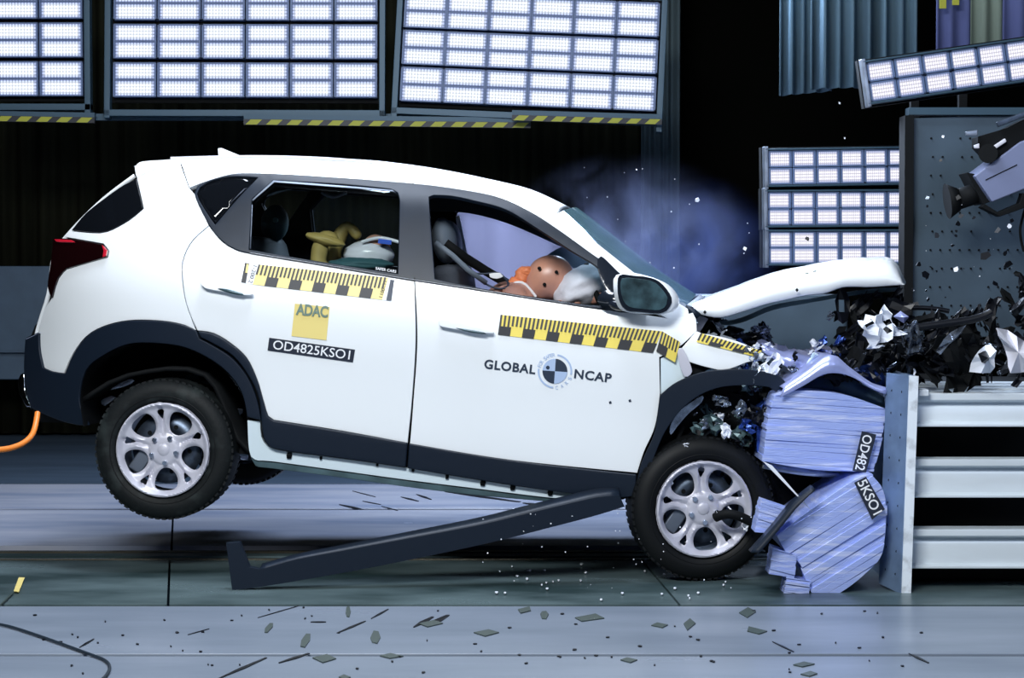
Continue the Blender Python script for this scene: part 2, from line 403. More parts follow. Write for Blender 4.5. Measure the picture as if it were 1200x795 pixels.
def curtain(name, x0, x1, y, z0, z1, folds, amp, m, kind=None, seed=1, slope=0.0):
    rnd = random.Random(seed); n = folds*8; vs = []; fs = []
    ph = [rnd.uniform(-.8, .8) for _ in range(folds+2)]
    for i in range(n+1):
        t = i/n; k = t*folds; a = ph[int(k)]*(1-(k % 1)) + ph[int(k)+1]*(k % 1)
        yy = y + amp*math.sin(k*2*math.pi+a) + amp*.4*math.sin(k*4.7+a)
        for z in (z0+slope*t, z1): vs.append((x0+(x1-x0)*t, yy, z))
    for i in range(n): fs.append((2*i, 2*i+2, 2*i+3, 2*i+1))
    o = from_data(name, vs, fs, m, None, True); solid(o, .01)
    if kind: tag(o, kind=kind)
    return o
box('wall_back', (0, 8.75, 3.0), (18, .1, 6.4), M['void']); bpy.data.objects['wall_back']['kind'] = 'structure'
box('wall_left', (-9.05, 1.3, 3.0), (.1, 15, 6.4), M['void']); bpy.data.objects['wall_left']['kind'] = 'structure'
box('wall_right', (9.05, 1.3, 3.0), (.1, 15, 6.4), M['void']); bpy.data.objects['wall_right']['kind'] = 'structure'
box('ceiling', (0, 1.3, 6.75), (18.2, 15, .1), M['void']); bpy.data.objects['ceiling']['kind'] = 'structure'
c = curtain('stage_curtain', -7, W(752, 200, 8).x, 8.1, .02, 5.8, 46, .035, M['curtain'], seed=3); tag(c, 'dark olive pleated curtain hanging across the back behind the white car', 'curtain')
c = curtain('edge_curtain', W(752, 200, 7.95).x, W(796, 200, 7.95).x, 7.9, .02, 5.8, 4, .03, M['greycurtain'], seed=9); tag(c, 'grey curtain edge hanging from top to floor right of the olive curtain', 'curtain')
# low blue-grey board on the left
p0, p1 = W(-300, 445, 7.4), W(-300, 312, 7.4); xr = W(130, 400, 7.4).x
t = empty('crowd_barrier', (-5, 7.4, 0), label='low blue-grey board standing in front of the olive curtain at far left', cat='barrier')
box('board', ((-8.5+xr)/2+5, 0, (p0.z+p1.z)/2), (xr+8.5, .06, p1.z-p0.z), M['board'], t, bev=.01)
box('board_ledge', ((-8.5+xr)/2+5, -.05, W(0, 412, 7.4).z), (xr+8.5, .05, .012), M['board'], t)
for x in (-1.8, .3, 2.0): box('foot', (x, 0.05, p0.z/2), (.08, .08, p0.z), M['black'], t)

# ---------------- light banks above, left to middle ----------------
LY = 6.0
led_cache = {}
def led_module(parent, c, ux, uz, sx, sz, halves, led, key):
    """housing with LED fields; ux, uz = in-plane axes of the bank"""
    if key not in led_cache:
        bm = bmesh.new(); box_bm(bm, (0, .03, 0), (sx, .05, sz)); 
        for s in (-1, 1):
            box_bm(bm, (s*(sx/2-.006), -.004, 0), (.012, .02, sz)); box_bm(bm, (0, -.004, s*(sz/2-.004)), (sx, .02, .008))
        me = bpy.data.meshes.new('light_module'); bm.to_mesh(me); bm.free(); me.materials.append(M['lampbody'])
        bm = bmesh.new(); hh = sz/halves
        box_bm(bm, (0, .004, 0), (sx*.93, .008, hh*.93)); mf = bpy.data.meshes.new('led_field'); bm.to_mesh(mf); bm.free(); mf.materials.append(led)
        led_cache[key] = (me, mf, hh)
    me, mf, hh = led_cache[key]
    o = link('light_module', me, None, parent); o.location = c
    for k in range(halves):
        f = link('led_field', mf, None, o); f.location = (0, 0, (k-(halves-1)/2)*hh)
    return o
def light_bank(name, P, rot, cols, rows, pitch, rowp, label, group=None, led='led', fr=.06, top_open=False, halves=2, bottom=.10, y=LY, key='a', right=.035):
    """P = pixel of bank's lower-left module corner"""
    o0 = W(P[0], P[1], y); t = empty(name, o0, rot, label, 'light bank', group)
    Wd, H = cols*pitch, rows*rowp
    for i in range(cols):
        for j in range(rows):
            led_module(t, ((i+.5)*pitch, 0, (j+.5)*rowp), None, None, pitch*.965, rowp*.90, halves, M[led], key)
    bm = bmesh.new()
    box_bm(bm, (Wd/2, .08, H/2), (Wd+.04, .03, H+.04))
    from_bm('back_plate', bm, M['black'], t)
    for s, x in ((0, -.035), (1, Wd+right)): box('frame_post', (x, 0, H/2-.04), (.045, .09, H+.22), M['frameblue'], t, bev=.004)
    box('frame_rail', (Wd/2, 0, -bottom), (Wd+.07+.045, .09, .05), M['frameblue'], t, bev=.004)
    box('frame_rail', (Wd/2, 0, H+.05), (Wd+.07, .09, .05), M['frameblue'], t, bev=.004)
    return t
ppm = FPX/15.0
light_bank('overhead_light_bank', (-6, 115), (0, 0, 0), 2, 3, 52/ppm, 45/ppm, 'overhead bank of white LED lamps at the top left corner', 'overhead lamp banks', bottom=.07)
light_bank('overhead_light_bank', (132, 116), (math.radians(-3), math.radians(.15), 0), 6, 3, 51.6/ppm, 45/ppm, 'overhead bank of white LED lamps in the middle of the three, above the rear roof', 'overhead lamp banks', bottom=.11)
light_bank('overhead_light_bank', (468.5, 120), (math.radians(-5), math.radians(2.6), math.radians(-3)), 6, 3, 49.6/ppm, 43.5/ppm, 'tilted overhead bank of white LED lamps right of the other two', 'overhead lamp banks', bottom=.07)
def hazard(px0, px1, py0, py1, label, n, y=LY-.1):
    a, b = W(px0, py0, y), W(px1, py1, y); t = empty('hazard_rail', a, (0, -math.atan2(b.z-a.z, b.x-a.x), 0), label, 'rail')
    L = (b-a).length; box('rail_bar', (L/2, .05, .022), (L, .06, .035), M['frameblue'], t)
    box('warning_strip', (L/2, .04, -.017), (L, .04, .042), M['ink'], t)
    for k in range(n):
        x = (k+.5)*L/n; w_ = L/n*.28
        from_data('warning_stripe', [(x-w_-.02, .018, -.036), (x+w_-.02, .018, -.036), (x+w_+.02, .018, .002), (x-w_+.02, .018, .002), (x-w_-.02, .024, -.036), (x+w_-.02, .024, -.036), (x+w_+.02, .024, .002), (x-w_+.02, .024, .002)], [(0, 1, 2, 3), (7, 6, 5, 4), (0, 4, 5, 1), (3, 2, 6, 7), (1, 5, 6, 2), (0, 3, 7, 4)], M['hazy'], t)
    return t
hazard(-8, 110, 136, 138, 'yellow and black striped rail beneath the top left lamp bank', 5)
hazard(285, 622, 140, 144, 'yellow and black striped rail beneath the middle lamp bank', 14)
hazard(600, 776, 135, 140, 'short yellow and black striped rail beneath the tilted lamp bank', 8, LY-.25)
box('lamp_truss', tuple((W(100, 136, LY+.1)+W(560, 139, LY+.1))/2), ((W(560, 139, LY).x-W(108, 136, LY).x), .06, .05), M['frameblue']); tag(bpy.data.objects['lamp_truss'], 'blue-grey horizontal steel bar running below the overhead lamp banks', 'bar')

# ---------------- right-hand background ----------------
c = curtain('pale_curtain', W(915, 50, 4.5).x, W(975, 50, 4.5).x, 4.5, W(915, 112, 4.5).z, 4.5, 4, .05, M['palecurtain'], seed=11, slope=.03); tag(c, 'pale blue curtain with wide folds hanging at top, left one of two', 'curtain')
c = curtain('pale_curtain', W(952, 50, 4.2).x, W(1076, 50, 4.2).x, 4.2, W(952, 104, 4.2).z, 4.5, 7, .06, M['palecurtain'], seed=5, slope=.02); tag(c, 'pale blue curtain with tight folds hanging at top behind the tilted floodlight', 'curtain')
t = empty('banner', W(1150, 50, 3.9), None, 'blue and sage cloth banner hanging at the top right corner', 'banner')
bb = W(1150, 50, 3.9)
for x0, x1, m in ((1098, 1137, 'blueban'), (1137, 1175, 'greenban'), (1175, 1230, 'blueban')):
    a, b = W(x0, 60, 3.9), W(x1, 60, 3.9); c = curtain('banner_stripe', a.x-bb.x, b.x-bb.x, 0, W(x0, 75, 3.9).z-bb.z, 4.4-bb.z, 2, .015, M[m], seed=x0); c.parent = t
for x0, x1, y1 in ((1101, 1109, 10), (1116, 1124, 6)):
    a, b = W(x0, y1, 3.8), W(x1, -20, 3.8); box('banner_tab', tuple((a+b)/2-bb), (b.x-a.x, .01, b.z-a.z), M['hazy'], t)
def flood(name, P, w_px, h_px, y, roll, yaw, label, cols=6, rows=2, group='floodlights right of the car', dark=False):
    k = FPX/(y-CY); o0 = W(P[0], P[1], y); t = empty(name, o0, (0, math.radians(roll), math.radians(yaw)), label, 'floodlight', group)
    Wd, H = w_px/k, h_px/k; pw, ph = Wd/cols, H/rows
    for i in range(cols):
        for j in range(rows):
            led_module(t, ((i+.5)*pw, 0, (j+.5)*ph), None, None, pw*.97, ph*.96, 1, M['led2'], ('f', round(Wd, 2), cols, rows))
    box('back_plate', (Wd/2, .09, H/2), (Wd+.05, .06, H+.05), M['black'], t)
    for s in (0, 1):
        box('side_frame', (s*Wd+(s*2-1)*.012, .01, H/2), (.022, .07, H+.05), M['steel'], t, bev=.003)
        box('edge_frame', (Wd/2, .01, s*H+(s*2-1)*.007), (Wd+.04, .07, .012), M['frameblue'], t, bev=.003)
    return t
FY = 3.0
def stand(t, h, x):
    box('stand_post', (x, .16, -h/2+.1), (.06, .06, h+.2), M['black'], t); box('stand_foot', (x, .16, -h+.02), (.5, .4, .04), M['black'], t)
flood('floodlight', (900, 217), 172, 40, FY, -1.2, 6, 'horizontal LED floodlight, topmost of the three stacked above the bonnet')
flood('floodlight', (899, 264.5), 172, 39, FY, -.6, 6, 'horizontal LED floodlight, middle of the three stacked above the bonnet')
flood('floodlight', (900, 309), 172, 37, FY, -.3, 6, 'horizontal LED floodlight, lowest of the three, just above the bent bonnet')
flood('floodlight', (1020, 120), 200, 46, 2.2, -8.5, 4, 'large LED floodlight tilted up to the right above the perforated steel wall')
# perforated steel wall
PY = 2.0
a = W(1072, 300, 3.3); st = empty('floodlight_stand', (a.x, 3.35, 0), None, 'black post behind the three stacked floodlights, hidden by the perforated plate', 'stand')
for x in (0, .3): box('stand_post', (x, 0, 1.3), (.05, .05, 2.6), M['black'], st)
box('stand_foot', (.15, 0, .02), (.7, .5, .04), M['black'], st); box('stand_arm', (-.15, -.10, 1.5), (.5, .04, .05), M['black'], st); box('stand_arm', (-.15, -.10, 2.0), (.5, .04, .05), M['black'], st)
a, b = W(1060, 395, PY), W(1260, 139, PY); t = empty('perforated_plate', (a.x, PY, a.z), None, 'tall blue-grey steel plate with rows of small holes behind the mounted camera', 'steel plate')
Wp, Hp = b.x-a.x, b.z-a.z
vs = [(0, 0, 0), (Wp, 0, 0), (Wp, 0, Hp+.03), (.02, 0, Hp)]
o = from_data('plate', vs, [(0, 1, 2, 3)], M['peg'], t); solid(o, .04, .004, offset=1)
bm = bmesh.new()
for r in range(11):
    for q in range(15):
        if random.random() < .22: continue
        x = Wp*.14+q*Wp/17.5+(r % 2)*.01; z = Hp*.06+r*Hp/11.8
        cyl_bm(bm, (x, -.05, z), (x, -.038, z), .0055, n=8)
o = from_bm('plate_hole', bm, M['black'], t); tag(o, kind='stuff')
box('plate_rib', (.0, -.02, Hp/2), (.05, .16, Hp+.02), M['black'], t)
box('plate_cap', (Wp/2, -.03, Hp+.035), (Wp, .10, .04), M['frameblue'], t)
# grey concrete block behind the bonnet
a, b = W(812, 400, 2.6), W(986, 345, 2.6)
t = box('concrete_block', tuple((a+b)/2-Vector((0, 0, a.z/2))), (b.x-a.x, .5, (b.z-a.z)+a.z), M['peg'], bev=.03); tag(t, 'plain blue-grey block standing behind the raised bonnet', 'block')
# support frame under the perforated plate
a = W(1120, 400, 2.0); b0 = W(1060, 442, 1.0)
t = empty('support_stand', (a.x+.3, 2.0, 0), None, 'dark steel stand under the perforated plate, mostly hidden by debris', 'stand')
for x in (-.55, .6): box('stand_leg', (x, 0.05, a.z/2), (.12, .12, a.z), M['black'], t)
box('stand_shelf', (0, 0.05, a.z-.03), (1.5, .5, .06), M['black'], t)

# ---------------- barrier: plate, beams ----------------
BY = -.30
t = empty('impact_barrier', (W(1066, 690, BY).x, .4, 0), None, 'steel crash barrier with bolted face plate and three pale beams at right', 'barrier')
bb = t.location.copy()
def WB_(px, py, y): return W(px, py, y) - bb
def prism(name, pts_near, depth, m, parent, bev=.003, dv=Vector((0, 1, 0))):
    n = len(pts_near); d = dv*depth; vs = [Vector(p) for p in pts_near] + [Vector(p)+d for p in pts_near]
    fs = [tuple(range(n)), tuple(range(2*n-1, n-1, -1))] + [(i, i+n, (i+1) % n+n, (i+1) % n) for i in range(n)]
    o = from_data(name, vs, fs, m, parent); 
    bm = bmesh.new(); bm.from_mesh(o.data); bmesh.ops.recalc_face_normals(bm, faces=bm.faces); bm.to_mesh(o.data); bm.free()
    if bev: solid(o, 0, bev)
    return o
# face plate: thin slab, slightly tilted back, its front facing the car
A1, A2, A3, A4 = WB_(1065, 440, BY), WB_(1076, 441, BY), WB_(1067, 698, BY), WB_(1056, 697, BY)
prism('face_plate', [A1, A2, A3, A4], 1.15, M['plate'], t)
prism('plate_edge', [A1+Vector((0, -.012, 0)), A2+Vector((0, -.012, 0)), A3+Vector((0, -.012, 0)), A4+Vector((0, -.012, 0))], .012, M['edge'], t, .001)
# angled flange with bolts seen left of the plate edge
F = [WB_(1040, 437, BY+.12), WB_(1066, 440, BY), WB_(1057, 697, BY), WB_(1031, 684, BY+.12)]
o = from_data('bolted_flange', F, [(0, 1, 2, 3)], M['plate'], t); solid(o, .015, .002, offset=0)
for r in range(9):
    for q in range(2):
        s_ = .25+q*.45; k = .08+r*.105
        p = (F[0]*(1-s_)+F[1]*s_)*(1-k)+(F[3]*(1-s_)+F[2]*s_)*k
        cyl('bolt_head', p+Vector((0, -.004, 0)), p+Vector((-.001, -.0095, 0)), .0062, M['black'], t, n=10)
# three beams
xe = W(1290, 500, BY).x - bb.x
for k, (y0, y1, yt) in enumerate(((470, 500, 461), (553, 583, 538), (629, 666, 620))):
    xs = WB_(1071 if k else 1074, y1, BY).x
    zt, zb = WB_(1100, yt, -.2).z, WB_(1100, y1, -.2).z
    prof = [(0.12, zt), (.0, zt), (.0, zt-.03), (.05, zt-.045), (.03, zt-.07), (.03, zb+.02), (.0, zb+.012), (.0, zb), (.14, zb)]
    n = len(prof); vs = [(xs, y-.62, z) for y, z in prof]+[(xe, y-.62, z) for y, z in prof]
    fs = [(i, i+1, i+n+1, i+n) for i in range(n-1)]+[(n-1, 0, n, 2*n-1), tuple(range(n-1, -1, -1)), tuple(range(n, 2*n))]
    o = from_data('beam', vs, fs, M['beam'], t); solid(o, 0, .003)
    o['label'] = ('top beam carrying the debris', 'middle pale beam', 'lowest pale beam')[k]
zt = WB_(1100, 461, -.2).z
for k in range(4): box('deck_slat', ((xs+xe)/2, -.44+.17*k+.05, zt-.012+.004*k), (xe-xs, .12, .02), M['beam'], t, bev=.003)
box('dark_filler', ((xs+xe)/2+.02, -.10, .10), (xe-xs, .6, .19), M['black'], t)  # black box added to make the space under the lowest beam dark
box('core_column', ((xs+xe)/2, .45, .45), (xe-xs, .5, .86), M['black'], t)
box('deck_cap', (xs+.02, -.60, zt+.005), (.10, .12, .03), M['edge'], t, bev=.004)

# ---------------- honeycomb barrier blocks ----------------
def clip(P, a, nrm, keep):
    out = []; f = lambda p: (p[0]-a[0])*nrm[0]+(p[1]-a[1])*nrm[1]
    for i in range(len(P)):
        p, q = P[i-1], P[i]; fp, fq = f(p)*keep, f(q)*keep
        if (fp >= 0) != (fq >= 0): s_ = fp/(fp-fq); out.append((p[0]+(q[0]-p[0])*s_, p[1]+(q[1]-p[1])*s_))
        if fq >= 0: out.append(q)
    return out
def comb(name, P, ang, pitch, depth, label, y=0.0, seed=1, jag=2.0, m='comb', cat='block', group=None, back=0.0):
    """a block of honeycomb layers; every layer its own slab, edges ragged"""
    rnd = random.Random(seed); P = spline(P, 5)
    d = (math.cos(math.radians(ang)), math.sin(math.radians(ang))); nr = (-d[1], d[0])
    cs = [p[0]*nr[0]+p[1]*nr[1] for p in P]; lo, hi = min(cs), max(cs)
    cx = sum(p[0] for p in P)/len(P); cy = max(p[1] for p in P); base = W(cx, cy, y+depth/2)
    t = empty(name, base, None, label, cat, group)
    a = lo; 
    while a < hi-.5:
        b = min(hi, a+pitch*rnd.uniform(.55, 1.5)); Q = clip(P, (nr[0]*a, nr[1]*a), nr, 1); Q = clip(Q, (nr[0]*(b-.1), nr[1]*(b-.1)), nr, -1); 
        if len(Q) >= 3 and abs(sarea(Q)) > 3:
            Q2 = []
            for q in Q:
                if not Q2 or math.hypot(q[0]-Q2[-1][0], q[1]-Q2[-1][1]) > .5: Q2.append(q)
            sh = rnd.uniform(-jag, jag); yy = y+rnd.uniform(-.006, .006); dd = rnd.uniform(-.01, .01)
            tl = rnd.uniform(-.006, .006)
            pts = [W(q[0]+d[0]*sh*.5, q[1]+d[1]*sh*.5, yy+tl*((q[0]*d[0]+q[1]*d[1])-(cx*d[0]+cy*d[1]))/60)-base for q in Q2]
            if len(pts) >= 3: prism('honeycomb_layer', pts, depth+dd, M[m], t, .0012)
        a = b
    return t
comb('honeycomb_block', [(907, 464, 1), (932, 458), (981, 461), (1021, 473), (1039, 480, 1), (1033, 517), (1023, 553, 1), (957, 551), (893, 541, 1), (899, 497)], 4, 6.0, .85, 'upper crushed blue honeycomb block against the barrier plate', seed=2, y=-.16)
comb('honeycomb_block', [(911, 627, 1), (955, 594), (1001, 563), (1022, 556, 1), (1036, 575), (1039, 607), (1033, 650), (1013, 674), (985, 695), (961, 706, 1), (950, 694), (937, 662), (921, 646)], -32, 6.5, .85, 'lower crushed blue honeycomb block fanned out towards the floor', seed=5, y=-.30)
for P, ang, lab, s in (([(906, 642, 1), (934, 652, 1), (931, 678, 1), (901, 673, 1)], 14, 'small torn honeycomb cube below the lower block, upper one', 3),
                    ([(922, 676, 1), (950, 682, 1), (946, 709, 1), (917, 706, 1)], 8, 'small torn honeycomb cube standing on the floor beside the lower block', 4),
                    ([(893, 586, 1), (925, 597, 1), (908, 626, 1), (884, 624, 1)], 18, 'small torn honeycomb cube right beside the front wheel', 6)):
    comb('honeycomb_chunk', P, ang, 3.2, .13, lab, y=-.32, seed=s, jag=1, cat='block')
# pale sheet bulging over the upper block
def sheet(name, up, low, y0, depth, m, label, cat='sheet', parent=None, thick=.004, warp=.0, seed=0, n=6):
    up = spline(up, 6, False); low = spline(low, 6, False); k = max(len(up), len(low))
    def rs(L, t):
        q = t*(len(L)-1); i = min(int(q), len(L)-2); f = q-i; return (L[i][0]*(1-f)+L[i+1][0]*f, L[i][1]*(1-f)+L[i+1][1]*f)
    base = W(*rs(low, .5), y0); rnd = random.Random(seed); vs = []; fs = []
    for i in range(k):
        a, b = rs(up, i/(k-1)), rs(low, i/(k-1)); near = W(*b, y0); far = W(*a, y0+.02)
        row = [near, far] + [W(a[0], a[1], y0+.02)+Vector((0, depth*(j+1)/n, warp*rnd.uniform(-1, 1))) for j in range(n)]
        vs += [p-base for p in row]
    m_ = n+2
    for i in range(k-1):
        for j in range(m_-1): q = i*m_+j; fs.append((q, q+m_, q+m_+1, q+1))
    t = from_data(name, vs, fs, M[m], None, True); t.location = base; solid(t, thick, 0, offset=0)
    return tag(t, label, cat)
sheet('aluminium_sheet', [(918, 455), (945, 437), (975, 417), (993, 429), (1021, 449), (1040, 455)], [(914, 466), (940, 453), (965, 439), (985, 438), (1003, 444), (1022, 456), (1038, 462)], -.20, .75, 'combsheet', 'lilac aluminium sheet bulging in an arch over the upper block')
sheet('torn_sheet', [(893, 402), (912, 411), (935, 416), (962, 424), (980, 430)], [(893, 412), (912, 424), (935, 438), (955, 446), (975, 440)], .10, .5, 'combsheet', 'torn pale blue sheet between the fender and the arched sheet', seed=3, warp=.03)
sheet('blue_foil', [(950, 420), (975, 412), (1000, 422), (1035, 434)], [(948, 436), (975, 432), (1003, 446), (1038, 456)], .25, .5, 'cobalt', 'dark blue crumpled foil behind the arched sheet', seed=6, warp=.02)
sheet('green_foil', [(925, 452), (955, 444), (985, 440), (1012, 452), (1036, 466)], [(925, 462), (955, 459), (985, 463), (1012, 472), (1036, 482)], .05, .5, 'sillgreen', 'dark greenish metal layer under the arched sheet', seed=7)
sheet('backing_foil', [(893, 541), (930, 546), (975, 550), (1022, 553)], [(893, 549), (930, 556), (975, 560), (1015, 560)], .04, .4, 'steel', 'ragged silver edge hanging from the upper block', seed=8, warp=.01)
o = prism('metal_strip', [W(908, 462, .02), W(893, 541, .02), (W(887, 530, .02)), W(886, 480, .02)], .5, M['cobalt'], None, .002); o.name = 'metal_strip'; tag(o, 'dark blue metal side strip left of the upper block', 'sheet')
o = prism('white_splinter', [W(894, 541, -.36), W(905, 546, -.36), W(953, 601, -.36)], .02, M['shardw'], None, .001); tag(o, 'long pointed white splinter in front of the barrier blocks', 'splinter')
o = sheet('bumper_strip', [(880, 648), (905, 620), (930, 590), (953, 571)], [(890, 648), (912, 622), (934, 595), (955, 574)], -.42, .08, 'clad', 'dark curved plastic strip leaning between wheel and lower block', cat='strip')
o = prism('foam_core', [W(905, 552, .2), W(1020, 556, .2), W(1010, 600, .2), W(900, 650, .2)], .4, M['interior'], None, .002); tag(o, 'dark crushed core between the two honeycomb blocks', 'block')
# tags on the blocks
def wtag(P, s, a, b, h, label, y):
    base = W(P[0][0], P[0][1], y); pts = [W(p[0], p[1], y)-base for p in P]
    t = prism('printed_label', pts, .002, M['labelblue'], None, 0); t.location = base; tag(t, label, 'label')
    text_on('lettering', s, lambda x, yy: W(x, yy, y-.002), a, b, h, M['paper'], t, .01, base)
wtag([(1010, 505.5), (1027, 509.5), (1015, 554), (999, 552)], 'OD482', (1012, 509), (1002, 550), 11, 'black label with white characters stuck on the upper honeycomb block', -.196)
wtag([(1001, 566), (1015, 559), (1037, 597), (1022, 609.5)], '5KSO1', (1004.5, 566), (1024, 604.5), 11.5, 'black label with white characters stuck on the lower honeycomb block', -.336)

# ---------------- the white car ----------------
car = empty('crashed_car', (0, 0, 0), None, 'white small SUV crashed into the barrier, nose crushed, rear wheel lifted off the floor', 'car')
car.matrix_world = Matrix.Translation(OC + RCAR @ BASE) @ RCAR.to_4x4()
def cbox(name, c, s, m, parent=car, rot=None, bev=.0): return box(name, Vector(c)-BASE, s, m, parent, rot, bev)
DLO = [(227.5, 226.5), (240, 213), (270, 204.3), (295, 203), (346, 205), (421, 210), (472, 214), (519, 219), (580, 230), (621, 248), (656, 270.5), (694, 298), (722, 318), (740, 335, 1), (738, 362, 1), (694, 361.5), (640, 353), (580, 343.5), (519, 334), (472, 327), (421, 318.5), (371, 310), (295, 297.5), (275, 292), (260, 282.5), (245, 264.5)]
ARCH_R = [(103, 500, 1), (93, 470), (100, 435), (121, 417), (151, 403.5), (189, 403), (221, 409), (252, 425), (272, 443), (284, 463), (289.5, 489), (291, 545, 1), (291, 560, 1), (103, 560, 1)]
QG = [(231, 227), (243, 214), (270, 207), (302, 208, 1), (277, 234), (252, 263, 1), (243, 250)]
RW = [(295.5, 233, 1), (320.7, 211.5, 1), (400, 216), (459, 222), (466, 226), (468, 234), (466, 321, 1), (371, 306), (292, 292.5, 1)]
FW = [(503, 231), (508, 229), (530, 230), (556, 235.5), (593, 246), (631, 269), (669, 294), (701.5, 315), (709, 336), (724, 358, 1), (689, 357.5), (641, 350.5), (576, 340.5), (510, 327, 1)]
SAIL = None
# dark inner shell, near and far side, with the openings left free
OUT = [(164, 199, 1), (260, 194), (360, 195), (440, 200), (500, 208), (560, 221), (610, 234), (655, 254), (700, 286), (757, 330), (803, 366, 1), (816, 392, 1), (830, 450, 1), (792, 470), (764, 520), (752, 556, 1), (600, 575), (400, 552), (300, 542, 1), (296, 500, 1), (40, 495, 1), (34, 400), (50, 372), (62, 340), (80, 275), (110, 245, 1)]
def openings(P, g): return inset(spline(P, 7), -g)
SH = panel('inner_shell', OUT, M['interior'], car, -.035, holes=[[(a, b) for a, b in spline(p, 10)] for p in (QG, RW, FW, ARCH_R)], step=16, thick=.01, bev=0, mirror=True)
def mp(name, P, m, off=.0, **k):
    return panel(name, P, M[m] if isinstance(m, str) else m, car, off, mirror=True, **k)
# roof side rail + pillars (white band over the windows)
RAIL = [(160, 196, 1), (176, 192.5), (214, 190), (260, 189.5), (330, 190), (400, 193.5), (440, 197), (500, 205.5), (560, 217.5), (610, 230), (654, 250.5), (696.5, 283), (732, 311), (757, 330), (806, 362, 1), (808, 372, 1), (790, 378, 1), (745, 352, 1), (722, 318), (694, 298), (656, 270.5), (621, 248), (580, 230), (519, 219), (472, 214), (421, 210), (346, 205), (295, 203), (270, 204.3), (240, 213), (222, 220, 1), (212, 190.3, 1)]
RAIL = RAIL[2:]
mp('roof_side', RAIL, 'white', 0, thick=.03, gap=.0)
QP = [(160, 196, 1), (176, 192.5), (211, 190, 1), (221.5, 219.5, 1), (228, 227), (245, 264.5, 1), (226.5, 281), (216.5, 298.5), (213, 316), (216.5, 349), (223, 370), (230, 388.5, 1), (216.5, 381.5), (189, 376.4), (151, 376), (121, 383), (100.7, 395), (85.6, 415), (75, 438, 1), (62, 436), (50, 430), (46, 412), (45, 391), (50, 367), (60.4, 349, 1), (68, 326), (78, 315.5, 1), (101, 308.6), (126, 301.5, 1), (127, 293.5), (121, 286, 1), (84, 279.6), (76, 278, 1), (83, 270.5, 1), (108, 272.9), (126, 271.4), (151, 258.4), (168, 244.4, 1), (160, 209, 1)]
mp('quarter_panel', QP, 'white', 0, gap=.5, thick=.02)
# spoiler tip
mp('spoiler', [(159, 206, 1), (157.5, 195), (163, 190), (176, 188), (214, 186, 1), (212, 190), (185, 197), (160, 208, 1)], 'white', .004, gap=.2, step=5)
mp('rear_glass', [(160, 209, 1), (168, 244.4, 1), (151, 258.4), (126, 271.4), (108, 272.9), (83, 270, 1), (100, 249.5), (126, 229), (145, 216)], 'tint', -.006, gap=.6)
o = panel('tail_lamp', [(61.7, 279, 1), (84, 279.6), (121, 286.5, 1), (127, 293.5), (125.5, 301, 1), (101, 308.4), (78, 315, 1), (68, 326), (60.4, 350, 1), (55, 336), (59, 306)], M['reddark'], car, .012, gap=.4, bev=.006, mirror=True)
panel('lamp_light_strip', [(63, 280.5), (84, 281.5), (88, 284), (66, 283.5)], M['red'], o[0], .017, step=5, thick=.004).parent = o[0]
panel('lamp_light_strip', [(119, 287), (125.5, 293.5), (124, 300), (120, 301.5), (121, 294)], M['red'], o[0], .017, step=5, thick=.004)
# rear bumper and arch cladding
ARCHO_R = [(29, 397, 1), (45, 391, 1), (46, 412), (50, 431, 1), (62, 436), (75.5, 438, 1), (85.6, 415), (100.7, 395), (121, 383), (151, 376), (189, 376.4), (216.5, 381.5), (229.5, 387.7, 1), (234, 397, 1), (250, 405.5), (272, 420), (290, 442), (301, 468), (306, 493, 1), (304.5, 493, 1), (289.5, 489, 1), (284, 463), (272, 443), (252, 425), (221, 409), (189, 403), (151, 403.5), (121, 417), (100, 435), (93, 470), (103, 499, 1), (89, 498.5), (63, 491), (35, 478, 1), (27.7, 438)]
mp('rear_bumper', ARCHO_R, 'clad', .016, gap=.3, bev=.008)
mp('bumper_reflector', [(21, 446), (27, 437), (29, 460), (35, 477), (31, 477), (23, 462)], 'chrome', .02, step=5)
mp('bumper_step', [(30, 396.5), (45, 389.5), (45, 391), (30, 398)], 'chrome', .02, step=5)
# rear door and its strip of arch cladding
RD = [(245, 264.5, 1), (260, 282.5), (275, 292), (295, 297.5), (371, 310), (421, 318.5), (472, 327), (486, 329.2, 1), (487.5, 400), (483, 470), (478, 520, 1), (400, 505.6), (321, 493, 1), (314, 488), (307, 465), (301, 445), (289, 420), (270, 402.5), (250, 391), (231, 388, 1), (223, 370), (216.5, 349), (213, 316), (216.5, 298.5), (226.5, 281)]
rd = mp('rear_door', RD, 'white', 0, gap=.55)[0]
mp('door_arch_trim', [(231, 388.3, 1), (250, 391), (270, 402.5), (289, 420), (301, 445), (307, 465), (314, 488), (321, 493, 1), (400, 505.6), (478, 519.3, 1), (475.5, 549, 1), (400, 538), (339, 530), (314, 523), (307, 505), (303, 468), (291.5, 442), (273, 418), (250, 403.5), (235, 396, 1)], 'clad', .020, gap=.3, bev=.007)
# front door
FD = [(486, 329.2, 1), (519, 334), (580, 343.5), (640, 353), (694, 361.5), (738, 366), (790, 374, 1), (812, 366, 1), (816, 374), (817, 388, 1), (800, 404), (785, 414), (773, 419, 1), (774, 461, 1), (768, 500), (755, 530), (747, 555, 1), (600, 540), (480, 520.5, 1), (484, 470), (488.5, 400)]
fd = mp('front_door', FD, 'white', 0, gap=.55)[0]
mp('door_sill_trim', [(479, 520, 1), (600, 540), (746, 556.5, 1), (745, 582, 1), (712, 584), (640, 575.5), (560, 563), (477, 549.5, 1)], 'clad', .020, gap=.3, bev=.007)
